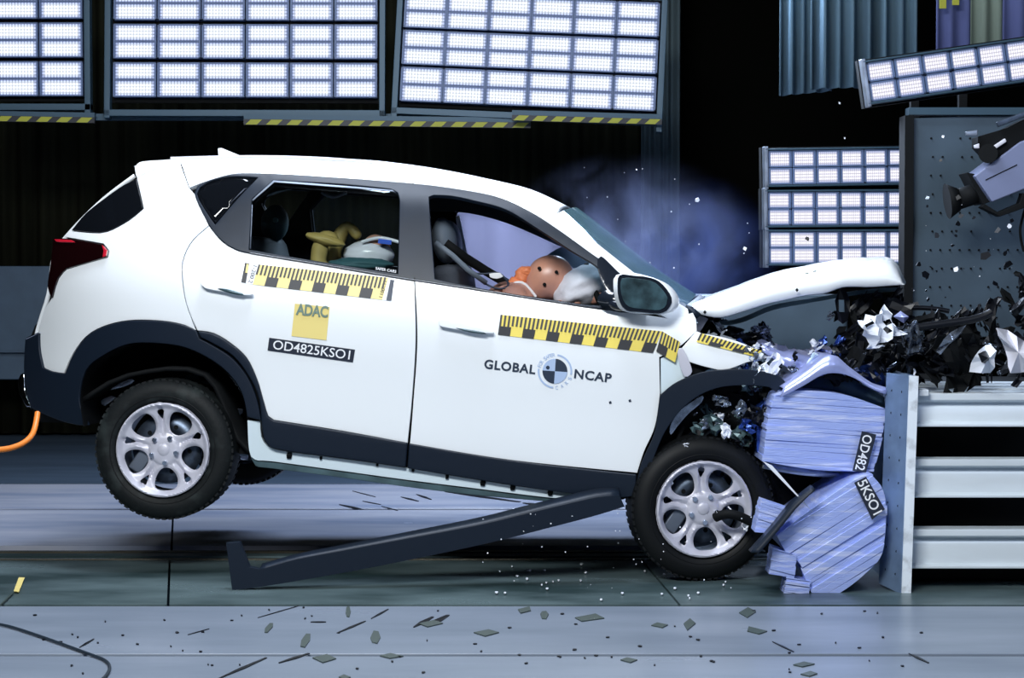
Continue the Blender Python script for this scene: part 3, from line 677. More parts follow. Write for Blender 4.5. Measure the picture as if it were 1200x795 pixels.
# sill
mp('sill', [(290, 493, 1), (305, 494, 1), (306, 512), (315, 524), (339, 530), (400, 538), (480, 549.5), (560, 563), (640, 575), (715, 583, 1), (690, 586, 1), (640, 583), (560, 573), (480, 563), (400, 552), (320, 541), (299, 539), (292, 528)], 'sill', -.01, gap=0)
mp('sill_seam', [(292, 530, 1), (300, 540), (320, 542), (400, 553), (480, 564), (560, 574), (640, 583.5), (690, 587, 1), (690, 592, 1), (640, 588), (560, 581), (480, 571.5), (400, 560), (320, 549.5), (299, 546)], 'sillgreen', -.02, gap=0)
for x, y, s in ((339, 534, 1), (376, 537, .5), (442, 545, .5), (484, 551, .6), (524, 559, .7), (566, 566, 1), (601, 571, 1), (645, 577, 1)):
    panel('clip', [(x-2.6*s, y-3*s), (x+2.6*s, y-3*s), (x+2*s, y+4*s), (x-3*s, y+3.6*s)], M['black'], car, .0, step=4, thick=.012, bev=0)
# window frames (satin black sheet with three openings)
wf = mp('window_frame', DLO, 'frame', .004, holes=[QG, RW, FW], step=9, gap=.3, thick=.022)
mp('belt_seal', [(292, 295.5, 1), (371, 308.3), (421, 316.7), (472, 325.3), (519, 332.3), (580, 341.5), (640, 351.2), (700, 360, 1), (700, 361.5, 1), (640, 353), (580, 343.5), (519, 334), (472, 327), (421, 318.5), (371, 310), (292, 297, 1)], 'gloss', .010, gap=0, step=5, thick=.01)
for P, nm in (([(296, 236), (321.5, 213.5), (460, 224.2), (464, 226), (460, 222.5), (320.5, 211.2), (295, 234)], 'chrome_trim'), ([(292.5, 291), (295, 240), (296, 240), (294, 292)], 'chrome_trim')):
    panel(nm, P, M['alloy_dark'], car, .012, step=5, thick=.003, bev=0, raw=True)
panel('door_gap_strip', [(483.5, 215), (484.7, 215), (486.5, 329), (485.3, 329)], M['black'], car, .0065, step=8, thick=.001, bev=0, raw=True)
panel('quarter_window', QG, M['tint'], car, -.008, thick=.004, bev=0)
mp('side_window', RW, 'glass', -.010, thick=.0, bev=0, gap=-1)
mp('mirror_sail', [(700, 313), (704, 300), (724, 318), (745, 338), (738, 362), (722, 356), (709, 336)], 'gloss', .010, step=6)
# roof, windscreen, tailgate
def SS(L, off=-.004, step=8): return [S(x, y, off) for x, y in spline(L, step, False)]
loft('roof', SS([(158, 197), (176, 193.5), (214, 190.5), (260, 189.5), (330, 190), (400, 193.5), (440, 197), (500, 205.5), (560, 217.5), (610, 230), (654, 250.5)]), M['white'], car, 0, .045)
loft('windscreen', SS([(654, 250.5), (696.5, 283), (732, 311), (757, 330), (803, 360)], -.01), M['wglass'], car, .045, .055, thick=0)
loft('tailgate', SS([(158, 206), (120, 235), (83, 272), (64, 300), (57, 345), (48, 375), (42, 400), (36, 450), (38, 478)], -.02), M['white'], car, -.10, .0)
loft('wiper_cowl', SS([(803, 360), (812, 366), (818, 372)], -.02), M['clad'], car, .06, .05)
cbox('roof_fin', LP(262, 184, -.3), (.01, .01, .01), M['white'])
fn = [LP(x, y, -.05) for x, y in ((256, 186), (255, 174), (259, 173.5), (275, 180), (292, 187))]
vs = fn + [p+Vector((0, .03, 0)) for p in fn]
o = from_data('antenna_fin', vs, [(0, 1, 2, 3, 4), (9, 8, 7, 6, 5)]+[(i, i+5, (i+1) % 5+5, (i+1) % 5) for i in range(5)], M['white'], car, False, BASE); solid(o, 0, .004)
bpy.data.objects.remove(bpy.data.objects['roof_fin'])
# roof rail on far and near side: slim pale strips near the roof edge
for sgn in (-1, 1):
    L = [S(x, y, -.06) for x, y in ((200, 189), (260, 187), (330, 187), (400, 190), (436, 194))]
    tube('roof_rail', [Vector((p.x, sgn*abs(p.y), p.z+.012)) for p in L], .009, M['alloy'], car, BASE)
# handles
for d, pts, dark in ((rd, [(234, 330), (240, 328), (262, 332), (284, 339), (296, 344.5), (288, 346), (262, 342), (240, 337.5)], [(255, 338.5), (268, 339), (284, 344), (286, 346.5), (270, 344)]),
                     (fd, [(513.5, 377), (517, 372.5), (530, 374.5), (556, 381), (578, 388.5), (578, 391), (556, 389.5), (530, 385.5), (515, 382)], [(534, 384.5), (548, 386), (568, 390), (570, 392), (550, 389.5)])):
    panel('door_handle', pts, M['white'], d, .034, step=5, thick=.03, bev=.008)
    panel('handle_recess', dark, M['mirror'], d, .036, step=5, thick=.002, bev=0)
# mirror
m0 = S(752, 345, .20)
MG = [(728.5, 326.6), (735, 325.6), (762, 329), (773, 336), (782.5, 349), (781, 357), (773, 363.5), (750, 362), (737, 359.5), (730, 351.5), (727, 337.7)]
vm = -(hw(LP(752, 345, -.9).x, LP(752, 345, -.9).z)+.17)
def mirror_shell(P, depth, nm, m, grow=0.0, v=vm, steps=5, crown=1.0):
    P = spline(P, 4); cx = sum(p[0] for p in P)/len(P); cy = sum(p[1] for p in P)/len(P); ring = []; n = len(P); vs = []; fs = []
    for k in range(steps+1):
        t = k/steps; sc = math.sqrt(max(0, 1-(t*crown)**2)); 
        for p in P:
            q = LP(cx+(p[0]-cx)*(1+grow)*sc, cy+(p[1]-cy)*(1+grow)*sc, v); vs.append(q+Vector((depth*t*.7, depth*t*.75, 0)))
    for k in range(steps):
        for i in range(n): fs.append((k*n+i, k*n+(i+1) % n, (k+1)*n+(i+1) % n, (k+1)*n+i))
    fs.append(tuple(range(n-1, -1, -1)))
    o = from_data(nm, vs, fs, m, car, True, BASE); bm = bmesh.new(); bm.from_mesh(o.data); bmesh.ops.recalc_face_normals(bm, faces=bm.faces); bm.to_mesh(o.data); bm.free()
    return o
mirror_shell([(719, 327), (728, 321), (740, 319.5), (764, 326), (778, 334), (788, 349), (787, 360), (775, 368), (735, 366), (722, 355)], .13, 'mirror_housing', M['white'], 0, vm+.012, crown=.95)
mg = panel('mirror_rim', [(726, 322.5), (742, 323), (764, 326), (777, 334), (787, 349), (785, 360), (775, 367.5), (750, 366), (734, 364), (726, 354), (723.5, 338)], M['gloss'], car, 0, fn=lambda x, y: LP(x, y, vm+.003), step=6, thick=.012, bev=.004)
panel('mirror_glass', MG, M['mirror'], mg, 0, fn=lambda x, y: LP(x, y, vm-.001), step=6, thick=.003, bev=.001)
a_, b_ = S(712, 350, .0), LP(735, 356, vm+.03)
tube('mirror_arm', [S(706, 352, -.03), S(716, 358, .04), LP(738, 360, vm+.05), LP(752, 355, vm+.08)], .022, M['gloss'], car, BASE)
mirror_shell([(700, 349), (712, 340), (730, 345), (745, 358), (750, 366), (725, 366), (706, 361)], .10, 'mirror_foot', M['gloss'], 0, -(hw(2.0, .9)+.05), crown=.9)
# fender
mp('fender', [(816, 388, 1), (823, 390.6), (851, 396), (876, 404.5), (896, 415, 1), (892, 421), (876, 425), (855, 433), (841, 434, 1), (821, 429), (806, 424, 1), (797, 410, 1)], 'white', .006, gap=.3)
mp('fender_fold', [(774, 420, 1), (796, 410, 1), (800, 424), (809, 437), (800, 446), (788, 453), (774, 463, 1)], 'sill', -.015, gap=.2)
panel('torn_fender_edge', [(794, 412), (799, 408), (806, 420), (811, 436), (803, 442), (797, 430)], M['alloy'], car, .03, step=4, thick=.004)
FA = [(744, 586, 1), (746, 571), (751, 544), (766, 510), (770.5, 482), (773, 464, 1), (788, 451), (808, 441), (831, 435), (876, 433), (914, 441), (922, 449, 1), (910, 460, 1), (901, 454), (876, 452), (846, 454), (821, 463), (801, 478), (784, 499), (773, 520), (764, 545), (760, 570, 1), (757, 590, 1)]
mp('front_arch_trim', FA, 'clad', .030, gap=.2, bev=.010)
mp('fender_liner', [(773, 520), (784, 499), (801, 478), (821, 463), (846, 454), (876, 452), (905, 456), (912, 480), (905, 540), (880, 560), (840, 520), (800, 530), (770, 560)], 'interior', -.16, step=14)
panel('liner_tear', [(785, 500), (795, 483), (812, 470), (824, 464), (822, 472), (806, 486), (794, 500), (786, 510)], M['shards'], car, -.03, step=5, thick=.003)
# bonnet, kinked up
up = [(801, 361.6), (813, 355), (826, 350), (861, 338), (888, 328), (914, 320), (942, 315), (968, 310), (990, 307.5), (1013, 305.7), (1044, 306.5), (1055, 322, 1), (1060, 333)]
lo_ = [(808, 365.5), (813, 367), (841, 373), (860, 369), (880, 362.5), (900, 356.5), (925, 351), (942, 347), (968, 344), (988, 337), (1019, 337), (1042, 335.5), (1060, 334)]
def bonnet():
    vs = []; fs = []; n = 16; rnd = random.Random(4); U = spline(up, 7, False); k = len(U); L = spline(lo_, 6, False)
    def rs(A, t):
        q = t*(len(A)-1); i = min(int(q), len(A)-2); f = q-i; return (A[i][0]*(1-f)+A[i+1][0]*f, A[i][1]*(1-f)+A[i+1][1]*f)
    rows = []
    for i in range(k):
        t = i/(k-1); a, b = rs(U, t), rs(L, t); vtop = -.70+.06*t; vlow = -.80+.07*t
        row = [LP(b[0], b[1], vlow+.03), LP(b[0]*.97+a[0]*.03, b[1]*.97+a[1]*.03, vlow)]
        for s_ in (.3, .55, .8): row.append(LP(b[0]+(a[0]-b[0])*s_, b[1]+(a[1]-b[1])*s_, vlow-.008*math.sin(s_*3.14)+(vtop-vlow)*s_**3))
        e = LP(a[0], a[1], vtop); row.append(e)
        for j in range(1, n+1):
            v = vtop*(1-2*j/n); cr = .030*(1-(v/vtop)**2); sink = -.012*min(1, j/2)
            row.append(Vector((e.x+.05*(1-(v/vtop)**2), v, e.z+cr+sink+.014*math.sin(j*1.7+i*.5)*(t*.8))))
        rows.append(row)
    m_ = len(rows[0]); vs = [p for r in rows for p in r]
    for i in range(k-1):
        for j in range(m_-1): q = i*m_+j; fs.append((q, q+m_, q+m_+1, q+1))
    o = from_data('bonnet', vs, fs, M['white'], car, True, BASE); solid(o, .006, 0)
    return o
bn = bonnet()
for x0, x1, y in ((944, 947.5, 321.5), (953, 956.5, 319)):
    panel('bonnet_mark', [(x0, y), (x1, y-.7), (x1, y-1.9), (x0, y-1.2)], M['greyink'], bn, fn=lambda x, y: LP(x, y, -.768), step=4, thick=.001, bev=0, raw=True)
for x, y in ((934, 340), (826, 366)):
    panel('bonnet_nick', [(x-2, y), (x, y-2.5), (x+2, y), (x, y+2.5)], M['black'], bn, fn=lambda x, y: LP(x, y, -.80), step=4, thick=.002, bev=0, raw=True)
panel('bonnet_frame', [(815, 368), (845, 376), (870, 372), (905, 358), (950, 350), (1010, 340), (1056, 337), (1056, 341), (1010, 345), (950, 355), (905, 364), (870, 378), (845, 381)], M['sillgreen'], bn, fn=lambda x, y: LP(x, y, -.45), step=8, thick=.02)
panel('bonnet_hinge', [(812, 368), (822, 371), (830, 374), (826, 380), (818, 392), (814, 390), (818, 378)], M['alloy'], car, fn=lambda x, y: LP(x, y, -.72), step=5, thick=.01)
# underbody, tank, axle
pts = [(40, 480), (100, 490), (300, 535), (480, 565), (700, 588), (760, 560)]
loft('underbody', [LP(x, y, -.80) for x, y in spline([(95, 470), (150, 440), (240, 440), (292, 530), (400, 548), (560, 572), (700, 588), (770, 560), (800, 500)], 20, False)], M['black'], car, 0, 0, n=6)
# wheel arch inner tubs
def tub(P, name, v0, v1):
    L = spline(P, 9, False); a = [LP(x, y, v0) for x, y in L]; vs = a+[Vector((p.x, v1, p.z)) for p in a]; n = len(a); fs = [(i, i+1, i+n+1, i+n) for i in range(n-1)]
    vs2 = [Vector((p.x, -p.y, p.z)) for p in vs]
    from_data(name, vs, fs, M['interior'], car, True, BASE); from_data(name, vs2, fs, M['interior'], car, True, BASE)
    f = list(range(n-1, -1, -1)); from_data(name+'_wall', [Vector((p.x, v1, p.z)) for p in a], [tuple(f)], M['interior'], car, False, BASE)
tub([(98, 500), (94, 468), (101, 436), (121, 418), (151, 405), (189, 404), (221, 410), (252, 427), (272, 445), (284, 465), (290, 495), (291, 540)], 'wheel_tub', -.84, -.45)
tub([(764, 560), (772, 520), (784, 499), (801, 478), (821, 462), (846, 453), (876, 452)], 'wheel_tub', -.84, -.40)
tube('rear_axle', [Vector((0, -.65, 0)), Vector((.1, 0, .02)), Vector((0, .65, 0))], .045, M['black'], car, BASE)
for s in (-1, 1): tube('rear_spring', [Vector((.02+.05*math.cos(k*.9), s*.55+.05*math.sin(k*.9), .02+k*.012)) for k in range(30)], .010, M['iron'], car, BASE)
for P, m in (([(125, 450), (140, 443), (158, 445), (150, 452), (128, 457)], 'shards'), ([(118, 470), (130, 464), (136, 466), (122, 476)], 'steel'), ([(218, 440), (232, 440), (232, 452), (218, 450)], 'sillgreen'), ([(255, 470), (270, 478), (285, 480), (280, 488), (262, 484)], 'frame')):
    panel('arch_bracket', P, M[m], car, fn=lambda x, y: LP(x, y, -.60), step=4, thick=.01)
# ---- wheels ----
def rim_mesh():
    R = .222; P = [(R*math.cos(a*math.pi/36), R*math.sin(a*math.pi/36)) for a in range(72)]; H = []
    def rad(pts, ang):
        c, s = math.cos(ang), math.sin(ang); return [(x*c-y*s, x*s+y*c) for x, y in pts]
    big = [(.086, 0), (.092, .022), (.112, .041), (.145, .055), (.175, .052), (.190, .030), (.193, 0), (.190, -.030), (.175, -.052), (.145, -.055), (.112, -.041), (.092, -.022)]
    tri = [(.142, 0), (.152, .0055), (.182, .017), (.189, .012), (.190, 0), (.189, -.012), (.182, -.017), (.152, -.0055)]
    for k in range(5):
        a = math.radians(-8+72*k); H.append(spline(rad(big, a), .011)); H.append(spline(rad(tri, a+math.radians(36)), .007))
    vs, fs = tri2d(P, H, .0068)
    def z(x, y):
        r = math.hypot(x, y); a = math.degrees(math.atan2(y, x)); d = abs(((a+8-36) % 72)-36)   # 0 on big hole axis reversed
        d = ((a+8) % 72); d = min(d, 72-d)            # 0 at big hole axis, 36 at spoke axis
        h = .010+.028*max(0, 1-(r/.075)**2)**.5*.6 if r < .075 else .010
        h += .030*(r/R)**2 - (.020 if r < .06 else 0)*0
        arc = abs(d-36)*math.pi/180*r; g = max(0, 1-arc/.013)**.7; h -= .020*g*min(1, max(0, (r-.060)/.07))*min(1, max(0, (.205-r)/.01))
        e = math.hypot((r*math.cos(math.radians(d))-.145), r*math.sin(math.radians(d))*.95); h -= .012*max(0, 1-max(0, e-.050)/.012)
        if r > .196: h += (r-.196)*.9
        if r > .214: h -= (r-.214)*2
        return h
    o = from_data('rim', [(v.x, -z(v.x, v.y), v.y) for v in vs], [tuple(f) for f in fs], M['alloy'], None, True)
    bm = bmesh.new(); bm.from_mesh(o.data); bmesh.ops.recalc_face_normals(bm, faces=bm.faces)
    if sum(f.normal.y for f in bm.faces) > 0: bmesh.ops.reverse_faces(bm, faces=bm.faces)
    bm.to_mesh(o.data); bm.free()
    solid(o, .022, .003, 2); return o
def lathe(name, prof, m, parent=None, n=64):
    vs = [(r*math.cos(2*math.pi*i/n), y, r*math.sin(2*math.pi*i/n)) for r, y in prof for i in range(n)]; k = len(prof)
    fs = [(a*n+i, a*n+(i+1) % n, (a+1)*n+(i+1) % n, (a+1)*n+i) for a in range(k-1) for i in range(n)]
    o = from_data(name, vs, fs, m, parent, True); return o
RIM = {}
def wheel(u, side, clean=False):
    RO = .333
    ty = lathe('wheel', [(.222, .02), (.226, .004), (.236, -.004), (.262, -.012), (.285, -.011), (.305, -.002), (.318, .008), (.328, .022), (.332, .040), (RO, .075), (RO+.001, .10), (RO, .13), (.330, .165), (.318, .19), (.290, .205), (.24, .20), (.215, .19)], M['rubber_clean' if clean else 'rubber'], car, 80)
    bm = bmesh.new()
    for i in range(64):
        a = 2*math.pi*i/64; 
        for k, yy in enumerate((.030, .172)):
            box_bm(bm, (.3275*math.cos(a+k*.04), yy, .3275*math.sin(a+k*.04)), (.009, .030, .020), Matrix.Rotation(-a, 3, 'Y'))
    tr = from_bm('tread_block', bm, ty.data.materials[0], ty); tag(tr, kind='stuff')
    lathe('side_ring', [(.2495, -.0095), (.2505, -.0115), (.2535, -.0118), (.2545, -.0102)], M['rubber_clean'], ty, 64)
    if 'me' not in RIM: RIM['me'] = rim_mesh()
    r_ = RIM['me'] if len(RIM) == 1 else RIM['me'].copy()
    if len(RIM) > 1: COL.objects.link(r_)
    RIM[len(RIM)] = 1; r_.parent = ty; r_.location = (0, .036, 0)
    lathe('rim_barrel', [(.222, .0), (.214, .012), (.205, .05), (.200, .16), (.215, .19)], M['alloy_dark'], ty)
    for k in range(5):
        a = math.radians(-8+72*k+(2 if k else 0)); x, z = .062*math.cos(a), .062*math.sin(a)
        cyl('wheel_nut', (x, .025, z), (x, -.003, z), .0125, M['chrome'], ty, .0115, 6, False)
    lathe('hub_cap', [(.0001, .003), (.018, .004), (.028, .008), (.033, .015), (.034, .03)], M['alloy'], ty, 32)
    lathe('brake_disc', [(.06, .085), (.06, .07), (.165, .07), (.165, .09)], M['iron'], ty)
    bm = bmesh.new()
    for k in range(10): a = k*math.pi/5; cyl_bm(bm, (.11*math.cos(a), .071, .11*math.sin(a)), (.11*math.cos(a), .068, .11*math.sin(a)), .011, n=10)
    from_bm('disc_hole', bm, M['black'], ty)['kind'] = 'stuff'
    bm = bmesh.new(); box_bm(bm, (-.115, .075, -.07), (.07, .05, .12), Matrix.Rotation(.5, 3, 'Y')); o = from_bm('brake_caliper', bm, M['alloy_dark'], ty); solid(o, 0, .01)
    ty.location = Vector((u, side*HWB, 0)) - BASE
    if side > 0: ty.rotation_euler = (0, 0, math.pi)
    return ty
rw_ = RT @ (W(191, 528, 0.0)-OC)
p_ = LP(191, 527.5, -HWB); ur, wr = p_.x, p_.z
w1 = wheel(ur, -1); w1.location.z = wr-BASE.z
w2 = wheel(ur+.02, 1, True); w2.location.z = wr-BASE.z+.0
w3 = wheel(WB, -1, True); w3.location.z = -BASE.z; w3.rotation_euler = (0, 0, math.radians(12))
w4 = wheel(WB, 1, True); w4.location.z = -BASE.z
print('REARWHEEL', ur, wr, 'groundz', (OC+RCAR@Vector((WB, -HWB, 0))).z)
# ---- stickers on the doors ----
def quad_strip(name, A, B, C, D, m, parent, off, n=12, raw=True):
    """quad A-B (top) D-C (bottom) laid on the body"""
    vs = []; fs = []
    for i in range(n+1):
        t = i/n
        for k in (0, 1):
            a = (A[0]+(B[0]-A[0])*t, A[1]+(B[1]-A[1])*t); d = (D[0]+(C[0]-D[0])*t, D[1]+(C[1]-D[1])*t)
            q = a if k == 0 else d; vs.append(S(q[0], q[1], off))
    for i in range(n): fs.append((2*i, 2*i+1, 2*i+3, 2*i+2))
    return from_data(name, vs, fs, m, parent, False, BASE)
def ruler(name, A, B, C, D, nblk, parent, off, start_black=False, tick=True, ym='yellow', ticks=3, tl=.50, skip=0):
    base = quad_strip(name, A, B, C, D, M[ym], parent, off, 24)
    def pt(t, s): 
        a = (A[0]+(B[0]-A[0])*t, A[1]+(B[1]-A[1])*t); d = (D[0]+(C[0]-D[0])*t, D[1]+(C[1]-D[1])*t); return (a[0]+(d[0]-a[0])*s, a[1]+(d[1]-a[1])*s)
    vs = []; fs = []
    def q(t0, t1, s0, s1):
        n = len(vs)
        for t, s in ((t0, s0), (t0, s1), (t1, s1), (t1, s0)): vs.append(S(*pt(t, s), off+.0015))
        fs.append((n, n+1, n+2, n+3))
    for k in range(nblk):
        bl = (k % 2 == 0) == start_black
        if bl: q(k/nblk, (k+1)/nblk, .56, 1)
        w_ = 1/nblk/ticks
        for j in range(ticks): q((k+j/ticks)/nblk, (k+j/ticks)/nblk+w_*.47, 0, tl if not bl else .565)
    from_data('ruler_ticks', vs, fs, M['ink'], base, False, BASE)
    return base
OFF = .0035
rk = ruler('ruler_sticker', (303, 310), (455, 325.5), (448, 351.5), (296, 333.5), 11, rd, OFF, False, ticks=3, ym='yellow2')
quad_strip('ruler_end', (287, 308), (303, 310), (296, 333.5), (283, 331.5), M['paper'], rd, OFF)
quad_strip('ruler_end', (455, 325.5), (462, 326.5), (459, 353), (448, 351.5), M['paper'], rd, OFF)
quad_strip('ruler_end_bar', (287, 308), (292, 308.7), (288, 332), (282.5, 331), M['ink'], rd, OFF+.002, 2)
quad_strip('ruler_end_bar', (457.5, 328), (462, 328.6), (458.5, 352.5), (452.5, 352), M['inkblue'], rd, OFF+.002, 2)
quad_strip('ruler_end_mark', (289, 309.5), (291.5, 310), (290, 320), (287.5, 319.6), M['yellow2'], rd, OFF+.003, 2)
text_on('ruler_text', '1-200.2', lambda x, y: S(x, y, OFF+.003), (297, 311), (291, 331), 4.5, M['ink'], rd, 0, BASE)
text_on('ruler_text', '1100-.11', lambda x, y: S(x, y, OFF+.003), (448, 349), (453.5, 330), 4.2, M['ink'], rd, 0, BASE)
rf = ruler('ruler_sticker', (586.5, 369), (776, 388.5), (765, 414), (583.5, 392.5), 13, fd, OFF, True)
rf2 = ruler('ruler_sticker', (776, 388.5), (797, 401), (791, 425), (769, 412), 2, fd, OFF+.004, True, tl=.55)
rg = ruler('ruler_sticker', (821, 390.5), (893, 411.5), (885, 418), (816, 401), 5, bpy.data.objects['fender'], OFF+.010, False, tl=.8)
quad_strip('sticker', (345.5, 356), (386.5, 360), (382.5, 399), (341.5, 394), M['yellow2'], rd, OFF, 4)
text_on('sticker_text', 'ADAC', lambda x, y: S(x, y, OFF+.0015), (346.5, 368.5), (384, 372), 13, M['greyink'], rd, .03, BASE, space=.95)
quad_strip('number_label', (315.5, 396), (416, 410), (413.5, 425), (313.5, 411), M['labelblue'], rd, OFF, 8)
text_on('number_text', 'OD4825KSO1', lambda x, y: S(x, y, OFF+.0015), (319.5, 409), (409.5, 421.5), 10.6, M['paper'], rd, .006, BASE)
fs_ = lambda x, y: S(x, y, OFF)
text_on('door_text', 'GLOBAL', fs_, (567, 431.5), (627, 438.5), 10.5, M['inkblue'], fd, .028, BASE, space=1.1)
text_on('door_text', 'NCAP', fs_, (672.5, 443), (716, 448.5), 10.5, M['inkblue'], fd, .028, BASE, space=1.1)
CX, CYY, RR = 650.3, 435.3, 14.6; tilt = math.radians(4)
def sector(name, r0, r1, a0, a1, m, off, n=16, sx=1.0):
    vs = []; fs = []
    for i in range(n+1):
        a = math.radians(a0+(a1-a0)*i/n)+tilt
        for r in (r0, r1): vs.append(S(CX+sx*r*math.cos(a), CYY+r*math.sin(a), off))
    for i in range(n): fs.append((2*i, 2*i+1, 2*i+3, 2*i+2))
    return from_data(name, vs, fs, M[m], fd, False, BASE)
sector('emblem_field', .2, RR, 0, 90, 'skyink', OFF); sector('emblem_field', .2, RR, 180, 270, 'skyink', OFF)
sector('emblem_quarter', .2, RR, 90, 180, 'inkblue', OFF); sector('emblem_quarter', .2, RR, -90, 0, 'inkblue', OFF)
sector('emblem_ring', 18.2, 20.2, 92, 185, 'skyink', OFF); sector('emblem_ring', 18.2, 20.2, -85, 8, 'skyink', OFF)
sector('emblem_spot', .1, 2.2, 0, 360, 'inkblue', OFF+.002); bpy.data.objects['emblem_spot'].location += S(642, 431, 0)-S(CX, CYY, 0)
def arc_text(s, r, a0, a1, h, inward):
    for i, ch in enumerate(s):
        if ch == ' ': continue
        a = math.radians(a0+(a1-a0)*i/(len(s)-1))+tilt; tx, ty_ = -math.sin(a), math.cos(a)
        if inward: tx, ty_ = tx, ty_
        else: tx, ty_ = -tx, -ty_
        c = (CX+r*math.cos(a), CYY+r*math.sin(a)); w_ = h*.36
        text_on('emblem_text', ch, fs_, (c[0]-tx*w_, c[1]-ty_*w_), (c[0]+tx*w_, c[1]+ty_*w_), h, M['skyink'], fd, 0, BASE)
arc_text('FOR SAFER', 17.0, 195, 262, 4.2, True)
arc_text('CARS', 21.5, 80, 22, 4.2, False)
text_on('window_text', 'SAFER CARS', lambda x, y: S(x, y, .012), (440, 316), (464, 320), 3.2, M['paper'], wf[0], 0, BASE)
for x, y in ((715, 472), (738, 470)): panel('paint_chip', [(x-1.5, y-1), (x+1, y-2), (x+2, y+1), (x-1, y+1.5)], M['inkblue'], fd, .003, step=4, thick=.001, bev=0, raw=True)
# ---- interior ----
cbox('cabin_floor', (1.1, 0, .02), (2.2, 1.5, .06), M['black'])
cbox('dashboard', (2.02, 0, .62), (.40, 1.44, .36), M['interior'], bev=.06)
cbox('firewall', (2.22, 0, .42), (.05, 1.55, .80), M['black'])
cbox('parcel_shelf', (-.25, 0, .70), (.55, 1.3, .03), M['black'])
loft('headlining', SS([(170, 205), (260, 199), (400, 205), (500, 215), (600, 238), (640, 255)], -.03), M['headlin'], car, 0, .045)
def seat(u, v, wz, m, rake, head=True, wd=.50):
    t = cbox('seat', (u, v, wz), (.50, wd, .16), m, bev=.05)
    R_ = Matrix.Rotation(-rake, 3, 'Y'); c = Vector((u-.27, v, wz+.34))-BASE
    b = box('seat_back', c, (.15, wd, .66), m, t, R_, .05)
    if head:
        hcen = c + R_ @ Vector((0, 0, .45)); hb = bmesh.new(); bmesh.ops.create_uvsphere(hb, u_segments=20, v_segments=12, radius=1)
        for q in hb.verts: q.co = hcen + R_ @ Vector((q.co.x*.06, q.co.y*.13, q.co.z*.115))
        from_bm('headrest', hb, M['seatgrey'], t, True)
    return t
hp = LP(517, 276, -.36)
seat(hp.x+.40, -.36, hp.z-.80, M['seat'], .25)
seat(hp.x+.34, .38, hp.z-.80, M['seat'], .25)
seat(.42, 0, .36, M['seat'], .35, False, 1.25)
for v in (.38,):
    hb = bmesh.new(); bmesh.ops.create_uvsphere(hb, u_segments=16, v_segments=10, radius=1)
    c = LP(322, 262, v)-BASE
    for q in hb.verts: q.co = c + Vector((q.co.x*.07, q.co.y*.13, q.co.z*.10))
    from_bm('rear_headrest', hb, M['teal'], car, True)
# far window curtain airbag, lilac
panel('curtain_airbag', [(536, 250), (560, 251), (600, 262), (650, 283), (690, 310), (720, 340), (725, 380), (640, 372), (548, 352), (540, 300)], M['curtain_bag'], car, fn=lambda x, y: LP(x, y, .60+.02*math.sin(x*.12)), step=10, thick=.05, bev=0)
panel('door_pillar_trim', [(534, 254), (538, 252), (554, 335), (553, 352), (548, 352)], M['paper'], car, fn=lambda x, y: LP(x, y, .52), step=8, thick=.02)
panel('pillar_trim', [(497, 222), (532, 228), (534, 254), (550, 352), (497, 345)], M['interior'], car, fn=lambda x, y: LP(x, y, .56), step=10, thick=.02)
panel('upper_trim', [(500, 226), (560, 236), (600, 250), (640, 275), (660, 290), (650, 286), (600, 264), (560, 252), (530, 248), (500, 246)], M['headlin'], car, fn=lambda x, y: LP(x, y, .54), step=10, thick=.02)
# driver airbag: a crumpled pillow
def pillow(name, c, r, m, parent=car, seed=1, amp=.12, rot=None, freq=5):
    rnd = random.Random(seed); ph = [rnd.uniform(0, 6.3) for _ in range(8)]; bm = bmesh.new(); bmesh.ops.create_icosphere(bm, subdivisions=4, radius=1)
    for v in bm.verts:
        d = v.co.normalized(); k = 1+amp*math.sin(freq*d.x+ph[0])*math.sin(freq*d.z+ph[1])+amp*.5*math.sin(freq*2.3*d.z+ph[2]+3*d.x)+amp*.35*math.sin(freq*4*d.x+ph[3]+4*d.y)
        q = Vector((d.x*r[0], d.y*r[1], d.z*r[2]))*k; v.co = c + (rot @ q if rot else q)
    return from_bm(name, bm, m, parent, True)
def cyr(a): return Matrix.Rotation(math.radians(a), 3, 'Y')
pillow('driver_airbag', LP(683, 338, -.33)-BASE, (.16, .26, .11), M['airbag'], rot=cyr(-35), amp=.045)
pillow('steering_wheel_boss', LP(718, 362, -.36)-BASE, (.05, .08, .05), M['interior'], amp=.02)
pts = []
cw = LP(704, 352, -.36)
for k in range(25):
    a = 2*math.pi*k/24; q = Vector((.0, .185*math.cos(a), .185*math.sin(a))); pts.append(cw + cyr(-28) @ q)
tube('steering_wheel', pts, .014, M['interior'], car, BASE)
# smear of fabric behind head
panel('visor_glass', [(620, 318), (640, 300), (665, 288), (690, 300), (712, 330), (690, 330), (660, 305), (640, 308)], M['teal'], car, fn=lambda x, y: LP(x, y, .2), step=8, thick=.02)
